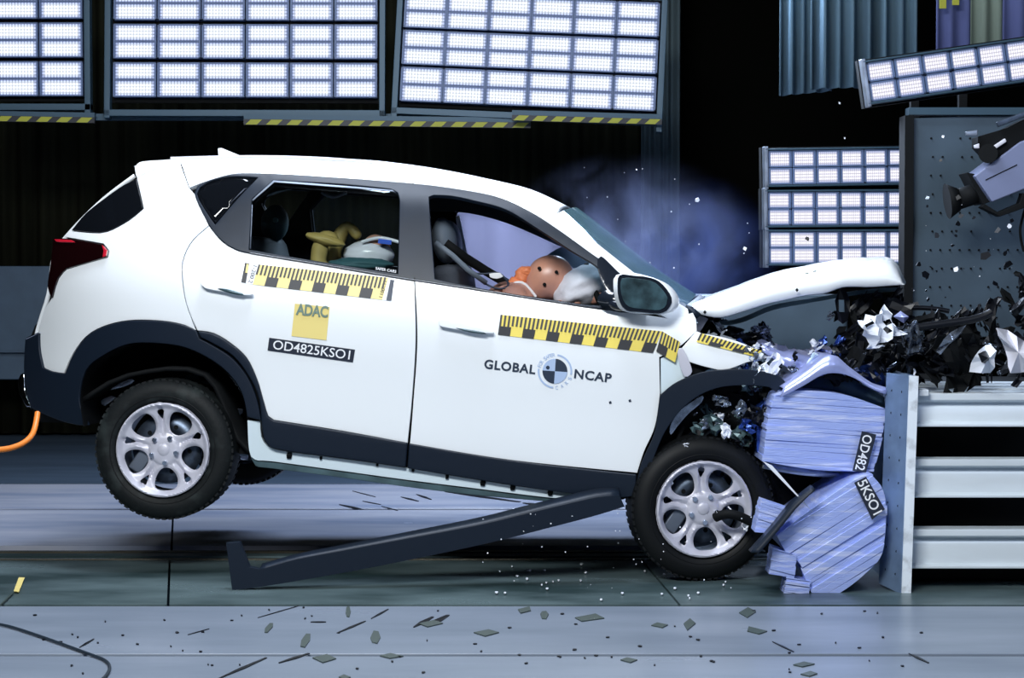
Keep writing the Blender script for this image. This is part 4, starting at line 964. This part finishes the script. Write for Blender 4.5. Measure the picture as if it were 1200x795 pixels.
# belts
def band(name, pts, wdt, m, v=None, parent=car):
    vs = []; fs = []
    for i, (x, y, vv) in enumerate(pts):
        a = pts[max(0, i-1)]; b = pts[min(len(pts)-1, i+1)]; d = math.hypot(b[0]-a[0], b[1]-a[1]) or 1; nx, ny = -(b[1]-a[1])/d*wdt, (b[0]-a[0])/d*wdt
        vs += [LP(x+nx, y+ny, vv), LP(x-nx, y-ny, vv)]
    for i in range(len(pts)-1): fs.append((2*i, 2*i+1, 2*i+3, 2*i+2))
    o = from_data(name, vs, fs, m, parent, True, BASE); solid(o, .003); return o
band('seat_belt', [(522, 285, -.55), (545, 302, -.45), (570, 318, -.38), (592, 331, -.34), (604, 345, -.32)], 5.5, M['black'])
band('seat_belt', [(510, 284, -.60), (530, 299, -.58), (548, 316, -.56), (570, 332, -.52)], 3.0, M['seatgrey'])
tube('belt_cable', [LP(551, 320, -.5), LP(568, 322, -.5), LP(585, 318, -.5), LP(600, 336, -.5), LP(580, 340, -.5), LP(568, 332, -.5)], .005, M['inkblue'], car, BASE)
panel('belt_buckle', [(573, 321), (586, 320), (590, 324), (582, 327), (574, 325)], M['paper'], car, fn=lambda x, y: LP(x, y, -.55), step=4, thick=.01)
cyl('target_mark', LP(323, 258, .2)-BASE, LP(323, 258, .2)-BASE+Vector((0, -.01, 0)), .014, M['cross'], car)
tube('grab_handle', [LP(377, 226, .55), LP(385, 231, .52), LP(396, 231, .52), LP(406, 226, .55)], .007, M['alloy'], car, BASE)

# ---- dummies ----
def wv(p): return OC + RCAR @ p
def LW(x, y, v): return wv(LP(x, y, v))
# driver: body leaning into the airbag
db = LW(560, 440, -.36)
J = [(LW(535, 415, -.36), (.16, .15)), (LW(560, 385, -.36), (.15, .14)), (LW(592, 362, -.36), (.17, .13)), (LW(612, 347, -.36), (.09, .09)), (LW(624, 338, -.36), (.055, .055)),
     (LW(598, 350, -.52), (.07, .07)), (LW(635, 378, -.54), (.05, .05)), (LW(668, 355, -.50), (.042, .042)), (LW(686, 349, -.48), (.034, .034)),
     (LW(596, 350, -.19), (.07, .07)), (LW(640, 385, -.17), (.05, .05)), (LW(680, 352, -.22), (.038, .038)),
     (LW(590, 425, -.46), (.10, .10)), (LW(650, 420, -.48), (.085, .085)), (LW(690, 480, -.48), (.06, .06)), (LW(590, 425, -.26), (.10, .10)), (LW(650, 420, -.24), (.085, .085)), (LW(690, 480, -.24), (.06, .06))]
E = [(0, 1), (1, 2), (2, 3), (3, 4), (3, 5), (5, 6), (6, 7), (7, 8), (3, 9), (9, 10), (10, 11), (0, 12), (12, 13), (13, 14), (0, 15), (15, 16), (16, 17)]
dm = empty('crash_test_dummy', db, None, 'adult crash test dummy thrown forward with brown head against the driver airbag', 'dummy')
figure('body', J, E, M['skin'], dm, db)
hc = LW(643, 326, -.40)
def headmesh(name, c, r, m, parent, base, R_, seed=2):
    bm = bmesh.new(); bmesh.ops.create_icosphere(bm, subdivisions=4, radius=1)
    for v in bm.verts:
        x, y, z = v.co; k = 1.0
        if z < -.2: x *= 1-.25*(-.2-z)
        if x > .5 and abs(y) < .25: k += .10*(1-abs(y)/.25)*max(0, 1-abs(z+.1)/.3)       # nose
        if x > .5 and z < -.55: k += .04
        for ey in (-.38, .38): 
            if x > .4: k -= .07*max(0, 1-math.hypot(y-ey, z-.12)/.25)
        v.co = Vector((x*r[0], y*r[1], z*r[2]))*k
    for v in bm.verts: v.co = (c-base) + R_ @ v.co
    return from_bm(name, bm, m, parent, True)
RH = RCAR @ Matrix.Rotation(math.radians(55), 3, 'Y')
h = headmesh('head', hc, (.108, .085, .122), M['skin'], dm, db, RH)
for x, y in ((632, 314.5), (652, 319), (638, 333.5)):
    p = LW(x, y, -.478)-db; cyl('head_bolt', p+Vector((0, .03, 0)), p+Vector((0, -.012, 0)), .0085, M['black'], h)
for x, y, r in ((611, 325, (.035, .03, .05)), (604, 337, (.045, .04, .05)), (617, 318, (.035, .03, .025)), (610, 343, (.06, .05, .03))):
    pillow('neck_foam', LW(x, y, -.42)-db, r, M['orange'], dm, seed=int(x), amp=.08)
tube('neck_cable', [LW(596, 336, -.45), LW(606, 329, -.46), LW(618, 334, -.46), LW(628, 348, -.45)], .007, M['paper'], dm, db)
pillow('hand', LW(694, 346, -.50)-db, (.055, .035, .04), M['skin'], dm, seed=5, amp=.05, rot=RCAR @ cyr(20))
for k in range(4): 
    a = LW(684-k*1.5, 343+k*4, -.53); b = LW(677-k, 341+k*4.5, -.54); tube('finger', [a-db, (a+b)/2-db+Vector((0, -.01, 0)), b-db], .008, M['skin'], dm)
# child dummies on the back seat
db = LW(430, 330, -.30)
cd = empty('child_dummy', db, None, 'small crash test dummy with tan raised legs and white cap behind the rear side window', 'dummy')
J = [(LW(430, 340, -.30), (.09, .09)), (LW(432, 318, -.30), (.09, .08)), (LW(434, 302, -.30), (.05, .05)),
     (LW(395, 330, -.38), (.05, .05)), (LW(372, 310, -.40), (.045, .045)), (LW(376, 285, -.40), (.045, .045)), (LW(381, 276, -.41), (.042, .045)), (LW(398, 283, -.40), (.040, .036)),
     (LW(400, 325, -.22), (.05, .05)), (LW(388, 300, -.22), (.045, .045)), (LW(400, 272, -.22), (.040, .040)), (LW(408, 263, -.22), (.034, .034)), (LW(422, 280, -.24), (.026, .026))]
E = [(0, 1), (1, 2), (0, 3), (3, 4), (4, 5), (5, 6), (6, 7), (0, 8), (8, 9), (9, 10), (10, 11), (11, 12)]
figure('body', J, E, M['tan'], cd, db)
headmesh('head', LW(440, 295, -.30), (.075, .09, .085), M['skin'], cd, db, RCAR)
pillow('knee_pad', LW(381, 281, -.42)-db, (.10, .05, .028), M['tan'], cd, amp=.03, rot=RCAR @ cyr(8))
pillow('cap', LW(432, 299, -.32)-db, (.125, .10, .072), M['cap'], cd, amp=.02)
tube('cap_band', [LW(x, y, -.40)-db for x, y in ((424, 284), (438, 279), (452, 279), (468, 284))], .009, M['cap'], cd)
box('cap_patch', LW(451, 283.5, -.41)-db, (.065, .01, .022), M['blue'], cd, RCAR)
pillow('collar', LW(422, 310, -.40)-db, (.16, .07, .035), M['teal'], cd, amp=.05)

# ---- mangled engine bay: pieces fixed in the nose ----
rnd = random.Random(21)
def crumple(name, c, sx, sz, m, parent=None, seed=0, depth=.06, thick=.003, rot=None, n=5, ragged=.35):
    r = random.Random(seed); vs = []; fs = []; R_ = rot or Euler((r.uniform(-.5, .5), r.uniform(0, 6.28), r.uniform(-.5, .5))).to_matrix()
    for i in range(n+1):
        for j in range(n+1):
            a, b = i/n-.5, j/n-.5; e = 1-ragged*r.random() if (i in (0, n) or j in (0, n)) else 1
            vs.append(c + R_ @ Vector((a*sx*e, r.uniform(-1, 1)*depth, b*sz*e)))
    for i in range(n):
        for j in range(n):
            q = i*(n+1)+j
            if r.random() < .9: fs.append((q, q+1, q+n+2, q+n+1))
    o = from_data(name, vs, fs, m, parent, False); solid(o, thick, 0, offset=0); return o
bay = panel('engine_block', [(805, 470), (850, 455), (912, 458), (905, 520), (888, 545), (850, 510), (815, 500)], M['black'], car, fn=lambda x, y: LP(x, y, -.55), step=14, thick=.5, bev=0)
spots = []
for k in range(70):
    x, y = rnd.uniform(812, 915), rnd.uniform(450, 530)
    if math.hypot(x-825, y-597) < 82: continue
    mm = rnd.choice(['shardk', 'shardk', 'shards', 'shardk', 'interior', 'shards', 'cobalt', 'shardw'] if k % 3 else ['shardk', 'sillgreen'])
    s = rnd.uniform(.04, .13) if mm in ('shardk', 'interior', 'sillgreen') else rnd.uniform(.015, .07)
    crumple('crumpled_panel', LP(x, y, rnd.uniform(-.86, -.66))-BASE, s, s*rnd.uniform(.4, 1), M[mm], car, k, .018)
for k in range(60):
    x, y = rnd.uniform(868, 965), rnd.uniform(398, 452); 
    if y < 398+(x-868)*.25 or y > 455: continue
    mm = rnd.choice(['shards', 'shardw', 'shards', 'cobalt', 'shardw', 'sill', 'shardk'])
    crumple('crumpled_panel', LP(x, y, rnd.uniform(-.84, -.5))-BASE, rnd.uniform(.02, .09), rnd.uniform(.02, .06), M[mm], car, 300+k, .016)
for x, y, s, mm in ((851, 505, .075, 'shardw'), (868, 480, .08, 'shards'), (846, 470, .09, 'shards'), (878, 500, .10, 'cobalt'), (804, 522, .03, 'shardw'), (880, 340+75, .09, 'shards'), (905, 428, .12, 'shardw'), (890, 440, .10, 'shards'), (843, 447, .05, 'shardw'), (821, 444, .03, 'shardw')):
    crumple('crumpled_panel', LP(x, y, -.90)-BASE, s, s*.7, M[mm], car, int(x), .015)
for k in range(26):
    x, y = rnd.uniform(818, 900), 378+rnd.uniform(-10, 14); y += (x-818)*.2
    mm = rnd.choice(['shardk', 'shardk', 'interior', 'shardw', 'shards'])
    crumple('crumpled_panel', LP(x, y, rnd.uniform(-.6, -.3))-BASE, rnd.uniform(.03, .14), rnd.uniform(.02, .06), M[mm], car, 500+k, .015)
tube('wheel_hose', [LP(838, 607, -.93), LP(848, 602, -.95), LP(866, 604, -.95), (LP(880, 612, -.93))], .022, M['black'], car, BASE)
tube('loose_wire', [LP(853, 594, -.93), LP(862, 603, -.94), LP(868, 612, -.93)], .003, M['paper'], car, BASE)
crumple('crumpled_panel', LP(874, 616, -.93)-BASE, .05, .04, M['shardw'], car, 77, .006)

# ---- loose side trim bar on the floor ----
def G2(px, py, y): return W(px, py, y)
y_a, y_b = G(275, 691).y+.02, -.06
TB_up = [(265, 637, 1), (280.5, 636, 1), (288, 655), (292, 665), (304, 667.5), (347, 656), (400, 646), (453, 636), (557, 616.5), (610, 604), (660, 592), (700, 583), (726, 581, 1)]
TB_lo = [(272, 692, 1), (293, 690), (373, 677), (453, 662), (567, 638), (647, 618), (700, 604), (732, 594, 1)]
P = spline(TB_up, 9, False) + list(reversed(spline(TB_lo, 9, False)))
vs2, fs2 = tri2d(P, [], 9)
tb = W(275, 690, y_a)
o = from_data('side_trim_bar', [W(v.x, v.y, y_a+(y_b-y_a)*max(0, (v.x-300)/430))-tb for v in vs2], fs2, M['clad'], None, False); o.location = tb
solid(o, .05, .004); tag(o, 'long dark plastic side trim torn off, lying from the floor up to the front wheel', 'trim')
U2 = spline(TB_up[4:], 9, False)
vs = []; fs = []
for i, (x, y) in enumerate(U2):
    yy = y_a+(y_b-y_a)*max(0, (x-300)/430); t = i/(len(U2)-1)
    vs += [W(x, y, yy)-tb, W(x, y, yy)-tb+Vector((0, .09, .012+.02*t))]
for i in range(len(U2)-1): fs.append((2*i, 2*i+2, 2*i+3, 2*i+1))
q = from_data('trim_flange', vs, fs, M['frame'], o, True); solid(q, .004)

# ---- hose, cable, tape on the floor ----
pts = [W(44, 484, -.05), W(42, 500, -.1), W(36, 514, -.2), W(20, 524, -.3), W(0, 528, -.4), W(-40, 530, -.5)]
o = tube('orange_hose', [p-pts[3] for p in pts], .013, M['hose']); o.location = pts[3]; tag(o, 'orange hose curving down from the rear bumper at left', 'hose')
pts = [G(-60, 722, .008), G(0, 731, .008), G(30, 740, .008), G(70, 754, .008), G(105, 767, .008), G(125, 774, .008), G(130, 783, .008), G(122, 796, .008), G(100, 812, .008)]
o = tube('floor_cable', [p-pts[3] for p in pts], .0055, M['cable']); o.location = pts[3]; tag(o, 'thin dark cable curving over the floor at bottom left', 'cable')
g = [G(20, 694), G(28, 694), G(23, 678), G(28, 677)]; c_ = (g[0]+g[1])/2
o = from_data('tape_piece', [p-c_+Vector((0, 0, .004)) for p in (G(16, 694), G(22, 695), G(29, 678), G(22, 678))], [(0, 1, 2, 3)], M['yellow2']); o.location = c_; solid(o, .002); tag(o, 'short strip of yellow tape on the floor at far left', 'tape')
o = tube('thin_cord', [p-G(8, 704, .004) for p in (G(16, 694, .004), G(8, 702, .004), G(2, 708, .004), G(-8, 716, .004))], .004, M['olive']); o.location = G(8, 704, .004); tag(o, 'thin cord tied to the yellow floor tape', 'cord')

# ---- mounted camera at right ----
cy_ = 1.35; t0 = W(1175, 215, cy_)
t = empty('mounted_camera', t0, None, 'lilac high-speed camera with black lens hanging before the perforated plate', 'camera')
def cp_(x, y, dy=0): return W(x, y, cy_+dy)-t0
R_ = Matrix.Rotation(math.radians(-25.5), 3, 'Y').transposed(); R_ = Matrix.Rotation(math.radians(-27), 3, 'Y')
pr = [cp_(1142, 206), cp_(1196, 166), cp_(1240, 150), cp_(1245, 200), cp_(1200, 222), cp_(1163, 237)]
prism('camera_body', pr, .30, M['camlilac'], t, .008)
prism('body_slot', [cp_(1155, 210.5, -.003), cp_(1192, 192.5, -.003), cp_(1192, 193.8, -.003), cp_(1155, 211.8, -.003)], .004, M['black'], t, 0)
k = [cp_(1133, 202, .05), cp_(1143, 204, .05), cp_(1162, 236, .05), cp_(1152, 240, .05)]; prism('lens_mount', k, .2, M['black'], t, .004)
cyl('lens', cp_(1152, 224, .13), cp_(1122, 234, .13), .055, M['black'], t); cyl('lens_hood', cp_(1123, 234, .13), cp_(1110, 236, .13), .062, M['black'], t, .095)
prism('handle', [cp_(1154, 239, .02), cp_(1170, 249), cp_(1195, 238), cp_(1199, 226), cp_(1205, 230), cp_(1200, 244), cp_(1172, 254), cp_(1150, 243)], .08, M['black'], t, .003)
for P_, m in (([(1146, 160), (1180, 150), (1200, 140), (1230, 130), (1230, 160), (1200, 168), (1175, 188), (1160, 187), (1146, 172)], 'black'), ([(1132, 154), (1146, 152), (1146, 159), (1133, 159)], 'steel'), ([(1163, 172), (1178, 162), (1180, 166), (1165, 176)], 'cap'), ([(1168, 143), (1230, 120), (1230, 126), (1170, 149)], 'iron'), ([(1142, 170), (1148, 168), (1148, 174), (1143, 174)], 'cap')):
    prism('mount_bracket', [cp_(x, y, .02 if m == 'black' else -.01) for x, y in P_], .14 if m == 'black' else .03, M[m], t, .004)
cyl('mount_knob', cp_(1158, 180, -.03), cp_(1158, 180, .06), .05, M['black'], t)
o = tube('camera_cable', [W(1205, 232, 1.5)-t0, W(1198, 255, 1.5)-t0, W(1194, 275, 1.5)-t0, W(1200, 295, 1.5)-t0], .007, M['black'], t)

# ---- wreckage heap on top of the barrier ----
def loose(name, px, py, y, sx, sz, m, label, group=None, seed=0, depth=.03, cat='debris', n=5, rot=None, thick=.003):
    c = W(px, py, y); o = crumple(name, Vector((0, 0, 0)), sx, sz, M[m], None, seed, depth, thick, rot, n); o.location = c; tag(o, label, cat, group); return o
loose('bumper_piece', 1125, 415, -.12, .42, .26, 'interior', 'big dark curved bumper piece lying on the beams left of the white fragment', seed=5, depth=.03, n=7)
loose('bumper_piece', 1085, 428, -.15, .20, .12, 'shardk', 'dark lump of bumper resting on the top beam in the middle of the heap', seed=8, depth=.07, n=6)
loose('lamp_shell', 1030, 385, -.28, .17, .17, 'shardw', 'crumpled white headlamp shell in the heap under the bonnet tip', seed=12, depth=.06, n=7)
loose('lamp_shell', 1068, 397, -.28, .16, .10, 'shards', 'silver reflector bowl in the heap right of the white headlamp shell', seed=14, depth=.05, n=7)
def shell(px, py, y, P_, m, label, depth=.05, cat='debris', nm='body_fragment'):
    base = W(px, py, y); pts = [W(a, b, y+.05*math.sin(a*.3))-base for a, b in spline(P_, 7)]
    cx = sum((p for p in pts), Vector())/len(pts)-Vector((0, .05, 0)); n = len(pts)
    vs = pts+[cx]; fs = [(i, (i+1) % n, n) for i in range(n)]
    o = from_data(nm, vs, fs, M[m], None, False); o.location = base; solid(o, .006, 0); tag(o, label, cat); return o
shell(1150, 425, -.34, [(1137, 436), (1139, 425), (1148, 410), (1162, 405), (1168, 412), (1164, 420), (1166, 430), (1160, 436), (1150, 437)], 'shardw', 'torn white body fragment standing on the beam', nm='body_fragment')
shell(1185, 415, -.34, [(1167, 385), (1180, 388), (1192, 395), (1205, 408), (1210, 430), (1196, 436), (1184, 437), (1182, 420), (1176, 402)], 'cap', 'pale curved fender fragment at the right edge of the heap')
shell(1152, 420, -.385, [(1146, 415), (1154, 412), (1160, 418), (1158, 426), (1150, 424)], 'shardk', 'black torn flake stuck on the white body fragment')
shell(1118, 390, -.30, [(1098, 412), (1106, 398), (1122, 386), (1132, 382), (1126, 392), (1112, 402), (1102, 416)], 'shards', 'thin silver trim sliver standing in the heap')
shell(1060, 366, -.2, [(1048, 372), (1056, 366), (1064, 372), (1060, 378)], 'combsheet', 'small lilac flake above the silver bowl')
o = tube('bent_rod', [W(1048, 388, -.25)-W(1100, 380, -.25), W(1095, 381, -.25)-W(1100, 380, -.25), W(1150, 374, -.25)-W(1100, 380, -.25), W(1162, 366, -.25)-W(1100, 380, -.25)], .018, M['shardk']); o.location = W(1100, 380, -.25); tag(o, 'long black bent rod lying across the heap', 'rod')
o = tube('bent_rod', [W(1060, 362, .3)-W(1090, 362, .3), W(1085, 359, .3)-W(1090, 362, .3), W(1112, 365, .3)-W(1090, 362, .3)], .012, M['shardk']); o.location = W(1090, 362, .3); tag(o, 'short black bent strip above the heap', 'rod')
for k in range(210):
    x = rnd.uniform(970, 1215); top = 352+18*math.sin(x*.035)-(14 if x > 1150 else 0)+(12 if 1060 < x < 1110 else 0)
    y = top+(440-top)*(rnd.random()**.75)
    mm = rnd.choices(['shardk', 'interior', 'shards', 'shardw'], [6, 3, 1.4, .5])[0]
    s = rnd.uniform(.05, .17) if mm in ('shardk', 'interior') else rnd.uniform(.02, .07)
    yy = -.22+.45*(440-y)/90+rnd.uniform(0, .2)
    g = {'shardk': 'black debris pieces piled on the barrier', 'interior': 'black debris pieces piled on the barrier', 'shards': 'silver debris pieces piled on the barrier', 'shardw': 'white debris pieces piled on the barrier'}[mm]
    zone = 'under the bonnet tip' if x < 1045 else 'in the middle of the heap' if x < 1120 else 'at the right end of the heap'; lv = 'high' if y < 395 else 'low'; zn = lv+' '+zone
    loose('debris_piece', x, y, yy, s, s*rnd.uniform(.12, .6), mm, g.split(' debris')[0]+' torn debris piece lying '+zn, g+' '+zn, 900+k, .02, n=3)
# blue foil bits between bonnet and heap
for k in range(26):
    x, y = rnd.uniform(925, 990), rnd.uniform(400, 440)
    mm = rnd.choice(['cobalt', 'combsheet', 'shardw', 'shardk'])
    loose('foil_scrap', x, y, rnd.uniform(.0, .3), rnd.uniform(.03, .09), rnd.uniform(.02, .05), mm, {'cobalt': 'dark blue', 'combsheet': 'lilac', 'shardw': 'white', 'shardk': 'black'}[mm]+' foil scrap left of the arched sheet', {'cobalt': 'dark blue', 'combsheet': 'lilac', 'shardw': 'white', 'shardk': 'black'}[mm]+' foil scraps by the arch', 1300+k, .02, n=3, cat='scrap')
# flying fragments
def flake(px, py, y, s, m, label, group, seed, name='flying_fragment'):
    r = random.Random(seed); n = r.randint(4, 6); pts = [Vector((math.cos(6.28*i/n+r.uniform(-.3, .3))*s*r.uniform(.6, 1), 0, math.sin(6.28*i/n)*s*r.uniform(.4, 1))) for i in range(n)]
    R_ = Euler((r.uniform(-.6, .6), r.uniform(0, 6.3), r.uniform(-.6, .6))).to_matrix()
    vs = [R_ @ p for p in pts]+[R_ @ (p*.8+Vector((0, s*.3, 0))) for p in pts]
    fs = [tuple(range(n)), tuple(range(2*n-1, n-1, -1))]+[(i, i+n, (i+1) % n+n, (i+1) % n) for i in range(n)]
    o = from_data(name, vs, fs, M[m]); o.location = W(px, py, y); tag(o, label, 'fragment', group); return o
for i, (x, y, s, m) in enumerate(((817, 235, .018, 'shardw'), (873, 292, .014, 'shardw'), (746, 199, .006, 'shardw'), (984, 121*1, .008, 'shardw'), (990, 162, .006, 'shardw'), (1087, 232, .016, 'shards'), (1183, 265, .015, 'shardw'), (1120, 316, .02, 'shardw'), (1105, 160, .012, 'shardw'), (946, 280, .016, 'shardk'), (1098, 276, .02, 'shardk'), (1155, 300, .035, 'shardk'), (1085, 322, .03, 'shardk'), (1182, 310, .03, 'shardk'), (1102, 188, .012, 'shardk'))):
    flake(x, y, .3 if x < 1000 else 1.2, s, m, ('white' if m == 'shardw' else 'silver' if m == 'shards' else 'black')+' fragment flying '+('in the air above the bonnet' if x < 1000 else 'in front of the perforated plate'), {'shardw': 'white', 'shards': 'silver', 'shardk': 'black'}[m]+' fragments flying '+('above the bonnet' if x < 1000 else 'by the steel plate'), i)
for k in range(90):
    z = rnd.random()
    if z < .3: x, y = rnd.uniform(680, 900), rnd.uniform(190, 330)
    elif z < .6: x, y = rnd.uniform(1065, 1195), rnd.uniform(230, 370)
    else: x, y = rnd.uniform(560, 900), rnd.uniform(600, 690)
    m = 'shardk' if (1060 < x and rnd.random() < .7) else 'shardw'
    s = rnd.uniform(.002, .005) if m == 'shardw' else rnd.uniform(.006, .025)
    reg = 'above the bonnet' if z < .3 else 'before the perforated plate' if z < .6 else 'around the front wheel'
    yy = .3 if z < .3 else 1.3 if z < .6 else -.25
    flake(x, y, yy, s, m, ('tiny white' if m == 'shardw' else 'small black')+' speck of debris flying '+reg, ('white' if m == 'shardw' else 'black')+' specks '+reg, 50+k)
# chips lying on the floor
CH = [(692, 725, 18, 4.5, .9, 'diamond shaped dark grey-green floor patch below the front wheel'), (808, 733, 7, 7, .1, 'grey-green floor patch shaped like a short hook'), (886, 740, 12, 4.5, -.7, 'slanted grey-green floor patch right of the hook shaped one'), (876, 719, 10, 6, 0, 'dark crumpled chip right below the front wheel'), (773, 734, 10, 3, -.2, 'thin grey-green floor patch left of the hook shaped one'), (380, 773, 14, 5, 0, 'dark rectangular patch on the nearest floor joint, left'), (459, 770, 14, 3, 0, 'dark rectangular patch on the nearest floor joint, middle'), (737, 775, 10, 3, 0, 'dark patch on the nearest floor plate below the front wheel'), (942, 780, 13, 3, -.2, 'dark oval patch on the nearest floor plate, upper of two'), (948, 791, 10, 3, 0, 'dark patch at the bottom edge of the picture'), (404, 795, 7, 3, 0, 'dark square patch at the bottom edge left of centre'), (358, 752, 5, 9, .2, 'dark curled chip standing out on the floor left of centre'), (408, 718, 3, 7, 0, 'small upright dark chip right of the long scratch'), (570, 743, 15, 4, 0, 'pointed dark leaf shaped chip in the middle floor strip'), (638, 722, 5, 5, 0, 'small round dark chip beside the slanting brown one'), (615, 716, 9, 4, .9, 'slanting brown chip beside the round one'), (505, 732, 14, 4, .5, 'pair of slanted dark marks, left'), (440, 748, 6, 8, 0, 'dark hooked chip left of the slanted pair'), (315, 737, 4, 6, .3, 'small olive chip at left of the floor strip')]
def chip(px, py, a, b, sk, label, group=None, seed=1, m='olive', th=.004):
    r = random.Random(seed); n = 4 if a > 6 else 6; base = G(px, py); pts = []
    for i in range(n):
        t = 6.283*i/n+r.uniform(-.25, .25); q = (px+a*math.cos(t)+sk*b*math.sin(t)*-2, py+b*math.sin(t)); p = G(*q)-base; pts.append(p+Vector((0, 0, .0008)))
    vs = pts+[p+Vector((0, 0, th)) for p in pts]; fs = [tuple(range(n)), tuple(range(2*n-1, n-1, -1))]+[(i, i+n, (i+1) % n+n, (i+1) % n) for i in range(n)]
    o = from_data('floor_chip', vs, fs, M[m]); o.location = base; tag(o, label, 'debris', group); return o
for i, (x, y, a, b, sk, l) in enumerate(CH): chip(x, y, a, b, sk, l, None, i)
def streak(x0, y0, x1, y1, w_, label, group=None, m='shardk'):
    a, b = G(x0, y0), G(x1, y1); d = (b-a).normalized(); n_ = Vector((-d.y, d.x, 0))*w_; c = (a+b)/2
    vs = [a-c-n_*.2, (a+b)/2-c-n_, b-c-n_*.4, b-c+n_*.4, (a+b)/2-c+n_, a-c+n_*.2]; vs = [v+Vector((0, 0, .001)) for v in vs]+[v+Vector((0, 0, .004)) for v in vs]
    fs = [tuple(range(5, -1, -1)), tuple(range(6, 12))]+[(i, (i+1) % 6, (i+1) % 6+6, i+6) for i in range(6)]
    o = from_data('plastic_sliver', vs, fs, M[m]); o.location = c; tag(o, label, 'sliver', group)
for x0, y0, x1, y1, w_, l in ((395, 743, 428, 729, .008, 'long dark sliver left of the slanted pair'), (435, 726, 455, 715, .006, 'thin dark sliver ending the long one'), (485, 736, 507, 724, .014, 'thick slanted sliver, left of the close pair'), (500, 735, 525, 722, .018, 'thick slanted sliver, right of the close pair'), (327, 778, 362, 767, .012, 'dark sliver over the nearest floor joint'), (255, 797, 312, 772, .010, 'long dark sliver at the bottom edge left'), (364, 730, 382, 730, .010, 'short level dark sliver'), (93, 760, 110, 750, .006, 'dark sliver crossing the floor cable'), (220, 745, 245, 738, .003, 'hair thin line on the floor at left'), (413, 576, 440, 583, .006, 'dark sliver under the sill, uppermost'), (398, 592, 425, 598, .02, 'dark sliver under the sill, thick lower left'), (425, 588, 446, 592, .008, 'dark sliver under the sill, middle'), (470, 583, 490, 588, .014, 'dark sliver under the sill, left of the right pair'), (488, 580, 505, 586, .014, 'dark sliver under the sill, rightmost'), (447, 594, 466, 599, .006, 'thin dark sliver under the sill, lowest'), (302, 725, 350, 711, .003, 'hair thin line on the floor beside the trim bar'), (905, 753, 930, 765, .005, 'thin sliver right of the floor patches'), (522, 577, 609, 589, .03, 'long black strip on the floor under the sill'), (613, 590, 628, 592, .03, 'short black piece at the end of the long black strip'), (1065, 767, 1088, 778, .008, 'dark sliver on the floor at the right')):
    streak(x0, y0, x1, y1, w_, l)
for k in range(70):
    x, y = rnd.uniform(30, 1100), rnd.uniform(712, 792); chip(x, y, rnd.uniform(.8, 2.6), rnd.uniform(.4, .9), rnd.uniform(-.5, .5), 'tiny dark chip scattered on the pale floor plates in front', 'tiny chips on the front floor plates', 40+k, 'shardk')
for k in range(40):
    x, y = rnd.uniform(560, 860), rnd.uniform(655, 704); chip(x, y, rnd.uniform(.8, 2), rnd.uniform(.5, 1), 0, 'tiny white chip on the dark green floor plate', 'tiny white chips on the green plate', 140+k, 'shardw')
# oval shadow-like lamp reflections are left to the polished floor itself

# ---- smoke ----
def smoke(name, c, r, dens, col, label, seed=0, scale=2.2):
    bm = bmesh.new(); bmesh.ops.create_icosphere(bm, subdivisions=3, radius=1)
    for v in bm.verts: v.co = Vector((v.co.x*r[0], v.co.y*r[1], v.co.z*r[2]))
    m = bpy.data.materials.new('smoke'); m.use_nodes = True; nt = m.node_tree; N = nt.nodes; N.remove(N['Principled BSDF'])
    v = N.new('ShaderNodeVolumePrincipled'); v.inputs['Color'].default_value = (*col, 1); v.inputs['Anisotropy'].default_value = .2
    tc = N.new('ShaderNodeTexCoord'); mp_ = N.new('ShaderNodeMapping'); mp_.inputs['Scale'].default_value = (1/r[0], 1/r[1], 1/r[2]); nt.links.new(tc.outputs['Object'], mp_.inputs[0])
    ln = N.new('ShaderNodeVectorMath'); ln.operation = 'LENGTH'; nt.links.new(mp_.outputs[0], ln.inputs[0])
    fo = N.new('ShaderNodeMapRange'); fo.interpolation_type = 'SMOOTHSTEP'; fo.inputs['From Min'].default_value = .0; fo.inputs['From Max'].default_value = .98; fo.inputs['To Min'].default_value = 1; fo.inputs['To Max'].default_value = 0; nt.links.new(ln.outputs['Value'], fo.inputs[0])
    n = N.new('ShaderNodeTexNoise'); n.inputs['Scale'].default_value = scale; n.inputs['Detail'].default_value = 5; n.inputs['Distortion'].default_value = .8; nt.links.new(tc.outputs['Object'], n.inputs['Vector'])
    rg = N.new('ShaderNodeMapRange'); rg.inputs['From Min'].default_value = .42; rg.inputs['From Max'].default_value = .66; nt.links.new(n.outputs[0], rg.inputs[0])
    a = N.new('ShaderNodeMath'); a.operation = 'MULTIPLY'; nt.links.new(fo.outputs[0], a.inputs[0]); nt.links.new(rg.outputs[0], a.inputs[1])
    b = N.new('ShaderNodeMath'); b.operation = 'MULTIPLY'; b.inputs[1].default_value = dens; nt.links.new(a.outputs[0], b.inputs[0]); nt.links.new(b.outputs[0], v.inputs['Density'])
    nt.links.new(v.outputs[0], N['Material Output'].inputs['Volume'])
    o = from_bm(name, bm, m); o.location = c; tag(o, label, 'smoke', kind='stuff'); return o
smoke('smoke', W(735, 290, .75), (.70, .45, .50), 2.6, (.44, .52, .90), 'bluish smoke drifting behind the windscreen pillar', 1, 3.2)
smoke('smoke', W(815, 300, .9), (.46, .38, .44), 1.7, (.18, .28, .85), 'darker blue smoke plume above the bonnet hinge', 2, 3.6)
